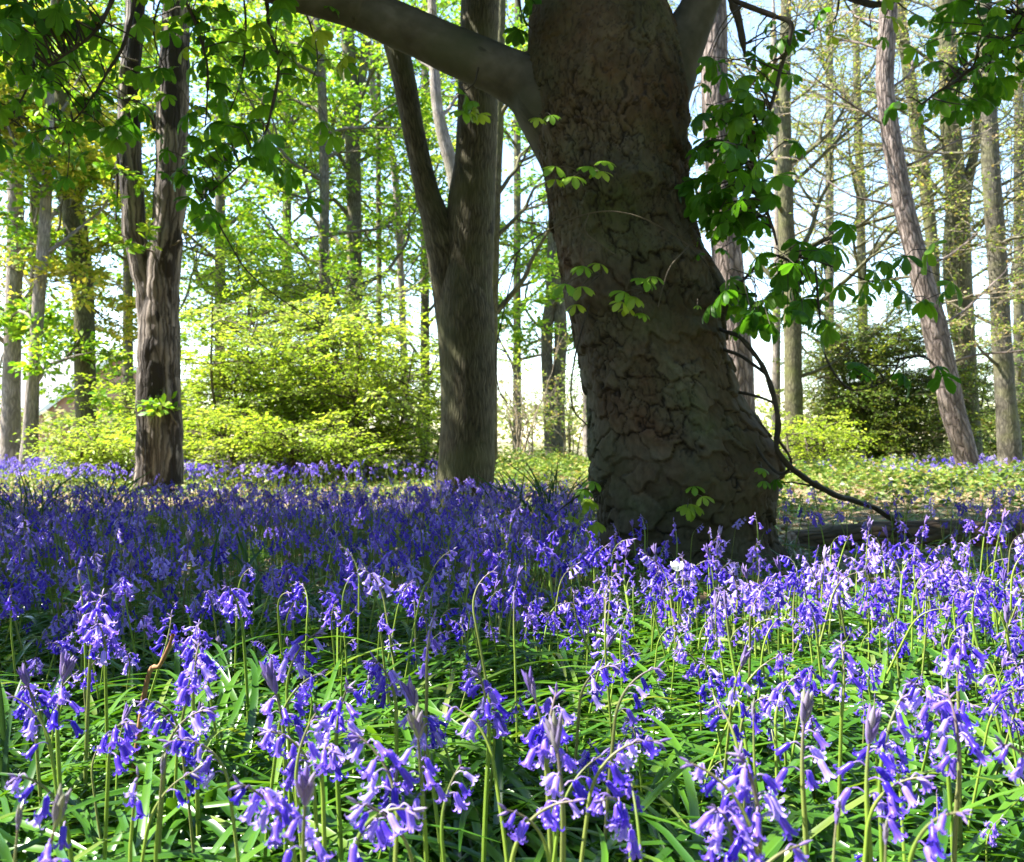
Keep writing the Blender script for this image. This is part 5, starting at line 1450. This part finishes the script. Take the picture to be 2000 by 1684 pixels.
# the rest of the carpet, one mass
def carpet(name, label, n, y0, y1, res, smin, smax, plans, dens_fn, px0=-700, px1=2700, fat=1.0):
    x, y = field(n, y0, y1, px0, px1)
    k = (rng.random(n) < dens_fn(x, y)) & ~trunk_gap(x, y)
    x, y = x[k], y[k]; n = len(x)
    b = Buf(); tpls = [p.whole(res) for p in plans]
    j = rng.integers(0, len(tpls), n)
    a = rng.uniform(0, 2 * np.pi, n); tx, ty = rng.normal(0, .16, n), rng.normal(0, .16, n)
    z = norm(np.stack([tx, ty, np.ones(n)], -1)); R = frames(np.stack([np.cos(a), np.sin(a), 0 * a], -1), z)
    S = rng.uniform(smin, smax, n); P = np.column_stack([x, y, ground_z(x, y)])
    for q in range(len(tpls)):
        s = j == q
        if s.any(): stamp(b, tpls[q], R[s], P[s], S[s][:, None] * np.array([[fat, fat, 1]]))
    return tag(b.obj(name, [M['bell_stem'], M['bell'], M['bud']]), label, 'bluebells', kind='stuff')
MIXP = PLANS['nod'] + PLANS['full'] + PLANS['few'] + PLANS['tip']
carpet('bluebell_carpet', 'dense violet mass of bluebells filling the shaded ground in the middle distance', 5100, 1.85, 4.4, 1, .5, .98, MIXP, lambda x, y: np.clip(.2 + 2.6 * (n2(x, y, 1.6, 92) - .36), .08, 1) * np.where((x / y > .25) & (y > 2.75), .22, 1) * np.where(y < 2.9, .78, 1) * np.where((x / y > .09) & (x / y < .25) & (y > 2.9), .4, 1))
carpet('bluebell_carpet', 'dark blue band of bluebells in shade round the feet of the ash and peeling tree', 6200, 4.4, 7.3, 0, .5, .92, MIXP, lambda x, y: np.clip(.35 + 2.4 * (n2(x, y, 1.1, 93) - .3), .12, 1) * np.where(x > 1.0, .12, 1) * np.where(y > 6.6, .45, 1) * np.where((x > -.9) & (x < .1) & (y > 6), 2.2, 1))
carpet('bluebell_carpet', 'pale sunlit strip of bluebells under the yellow-green bushes', 6000, 10.3, 18, -1, .45, 1.0, PLANS['nod'] + PLANS['full'], lambda x, y: np.clip(1.6 * (n2(x, y, .9, 94) - .18), 0, 1) * np.where(x / y * F + CX > 620, .4, 1), -300, 880, 1.15)
carpet('bluebell_carpet', 'pale sunlit strip of bluebells by the foot of the leaning pine', 3800, 10.5, 18, -1, .45, 1.0, PLANS['nod'] + PLANS['full'], lambda x, y: np.clip(1.6 * (n2(x, y, .9, 95) - .25), 0, 1) * np.clip((x / y * F + CX - 1480) / 450, .12, 1), 1480, 2500, 1.15)

carpet('bluebell_carpet', 'bluebells going on to either side of the viewer', 1500, .95, 1.9, 1, .55, .98, MIXP, lambda x, y: np.where(abs(x) > y * .56 + .04, .5, 0), -1000, 3000)

# ------------------------------------------------------------------ strap leaves, grass
def tpl_strap(seed, nseg=7, e0=None, e1=None):
    r = np.random.default_rng(seed)
    e0 = r.uniform(.35, 1.25) if e0 is None else e0; e1 = r.uniform(-.95, -.1) if e1 is None else e1
    t = np.linspace(0, 1, nseg + 1); el = e0 + (e1 - e0) * t ** r.uniform(.7, 1.3); az = r.normal(0, .5) * t
    d = np.stack([np.cos(el) * np.cos(az), np.cos(el) * np.sin(az), np.sin(el)], -1)
    p = np.vstack([[0, 0, 0], np.cumsum((d[1:] + d[:-1]) / 2 / nseg, 0)])
    p[:, 2] = np.maximum(p[:, 2], .03 + .03 * t)
    w = .0135 * np.sqrt(np.clip(1.04 - t ** 3, 0, 1)) * (.55 + .45 * np.clip(t * 4, 0, 1)); w[-1] = .002
    side = norm(np.cross([0, 0, 1.0], d)); tw = r.normal(0, .5) * t
    up = np.cross(d, side); sd = side * np.cos(tw)[:, None] + up * np.sin(tw)[:, None]; up2 = np.cross(d, sd)
    V, S, Q = [], [], []
    for i in range(nseg + 1):
        V += [p[i] + sd[i] * w[i] + up2[i] * w[i] * .38, p[i], p[i] - sd[i] * w[i] + up2[i] * w[i] * .38]; S += [0, .8, 0]
    for i in range(nseg):
        a = i * 3; Q += [(a, a + 1, a + 4, a + 3), (a + 1, a + 2, a + 5, a + 4)]
    b = Buf(); b.add(V, Q, None, 0, .5, S)
    return b
def straps(name, label, n, y0, y1, smin, smax, nseg, seed, dens_fn=None, px0=-800, px1=2800, widen=1.0):
    tp = [tpl_strap(seed + k, nseg) for k in range(16)]
    x, y = field(n, y0, y1, px0, px1)
    k = ~(np.hypot(x - .77, y - YC) < .4)
    if dens_fn is not None: k &= rng.random(n) < dens_fn(x, y)
    x, y = x[k], y[k]; n = len(x)
    # leaves grow in tufts
    x = x + rng.normal(0, .01, n); b = Buf(); j = rng.integers(0, 16, n)
    swirl = (n2(x, y, 2.0, 17) - .5) * 9 + rng.normal(0, 1.1, n)
    R = frames(np.stack([np.cos(swirl), np.sin(swirl), 0 * x], -1), np.array([0, 0, 1.0]) + rng.normal(0, .12, (n, 3)))
    S = rng.uniform(smin, smax, n); P = np.column_stack([x, y, ground_z(x, y) - .005])
    for q in range(16):
        s = j == q
        if s.any(): stamp(b, tp[q], R[s], P[s], S[s][:, None] * np.ones((1, 3)) * np.array([[1, widen, 1]]))
    return tag(b.obj(name, M['strap_leaf']), label, 'leaves', kind='stuff')
straps('strap_leaves', 'thick mat of glossy arching bluebell leaves covering the near ground', 14000, .5, 2.6, .24, .44, 9, 600)
straps('strap_leaves', 'green bluebell leaves between the stems in the shaded middle distance', 14500, 2.6, 7.8, .2, .34, 4, 640, lambda x, y: np.where((x > 1.2) & (y > 4.4), .25, 1) * np.where(y > 6.6, .5, 1))

def blades(name, label, cat, specs, mat, group=None, thick=.0):
    """specs: base point, tip point, sag, half width, blunt"""
    base = np.mean([s[0] for s in specs], 0)
    root = thing(name, label, cat, base, group)
    for a, c, sag, hw, blunt in specs:
        a, c = np.array(a, float), np.array(c, float)
        p = smooth_path([a, (a + c) / 2 + np.array([0, 0, sag]), c], 14)
        d = norm(np.gradient(p, axis=0)); sd = norm(np.cross(d, [0.1, 1, .25])); up = np.cross(d, sd)
        t = np.linspace(0, 1, 14); w_ = hw * (np.clip(.6 + t, 0, 1)) * (np.where(t > .97, .75, 1) if blunt else np.sqrt(np.clip(1.01 - t ** 2, 0, 1)))
        V = np.stack([p + sd * w_[:, None] + up * w_[:, None] * .35, p, p - sd * w_[:, None] + up * w_[:, None] * .35], 1).reshape(-1, 3)
        Q = []
        for i in range(13):
            q = i * 3; Q += [(q, q + 1, q + 4, q + 3), (q + 1, q + 2, q + 5, q + 4)]
        b = Buf(); b.add(V, Q, None, 0, rng.random() * .7, np.tile([0, .8, 0], 14)); b.obj('blade', M[mat], root)
    return root
gp = lambda px, Y: np.array([(px - CX) / F * Y, Y, 0.0])
blades('cut_leaf_clump', 'clump of broad upright strap leaves with blunt cut tips near the lower left', 'leaves',
       [(gp(305, 1.2), at(250, 1556, 1.17), .01, .0075, True), (gp(345, 1.22), at(338, 1558, 1.14), .012, .0085, True), (gp(375, 1.24), at(418, 1535, 1.2), .01, .007, True), (gp(352, 1.2), at(395, 1580, 1.15), .01, .005, False), (gp(330, 1.24), at(330, 1575, 1.25), .0, .007, True), (gp(395, 1.2), at(330, 1620, 1.1), .05, .006, False)], 'strap_leaf')
def tuft(px, Y, n, h, label, mat='grass_blade', spread=.16, hw=.005):
    c = gp(px, Y)
    sp = []
    for k in range(n):
        a = rng.uniform(0, 6.28); l = rng.uniform(.3, 1) * spread
        sp.append((c + (rng.normal(0, .05), rng.normal(0, .05), 0), c + (math.cos(a) * l * 1.6, math.sin(a) * l, h * rng.uniform(.7, 1.1)), h * .18, hw * rng.uniform(.7, 1.2), False))
    blades('grass_tuft', label, 'grass', sp, mat, 'tall grass tufts')
tuft(1075, 5.6, 26, .42, 'tall dark grass tuft between the ash and the chestnut', spread=.25)
tuft(1010, 5.9, 16, .36, 'smaller dark grass tuft nearer the ash', spread=.2)
tuft(205, 6.0, 22, .40, 'dark arching grass tuft left of the peeling tree', spread=.25)
tuft(60, 5.2, 18, .38, 'shaded grass tuft at the left edge', spread=.25)
tuft(15, 1.28, 5, .34, 'pale tall grass blades at the left edge in the near flowers', spread=.07)
tuft(475, 2.6, 7, .38, 'few tall shaded blades among the flowers on the left', spread=.10, hw=.006)

def white_flower():
    c = at(1322, 1116, 2.1); g = gp(1322, 2.1)
    root = thing('white_flower', 'single small white cup-shaped flower on a thin stem among the bluebells', 'flower', g)
    b = Buf(); tube(b, smooth_path([g, (g + c) / 2 + [.004, 0, 0], c], 12), np.linspace(.0025, .0018, 12), 6, 0, .2); b.obj('stem', M['bell_stem'], root)
    for k in range(5):
        a = k * 2 * math.pi / 5 + .4; o = np.array([math.cos(a), math.sin(a), 0]); s = np.array([-o[1], o[0], 0])
        V = []
        for t, w_, r, z in ((0, .002, .001, 0), (.35, .008, .009, .006), (.7, .0095, .0125, .014), (1, .003, .0115, .021)):
            V += [c + o * r + s * w_ + [0, 0, z], c + o * (r + .0015) + [0, 0, z], c + o * r - s * w_ + [0, 0, z]]
        Q = []
        for i in range(3):
            q = i * 3; Q += [(q, q + 1, q + 4, q + 3), (q + 1, q + 2, q + 5, q + 4)]
        b = Buf(); b.add(V, Q); b.obj('petal', M['white_petal'], root)
white_flower()
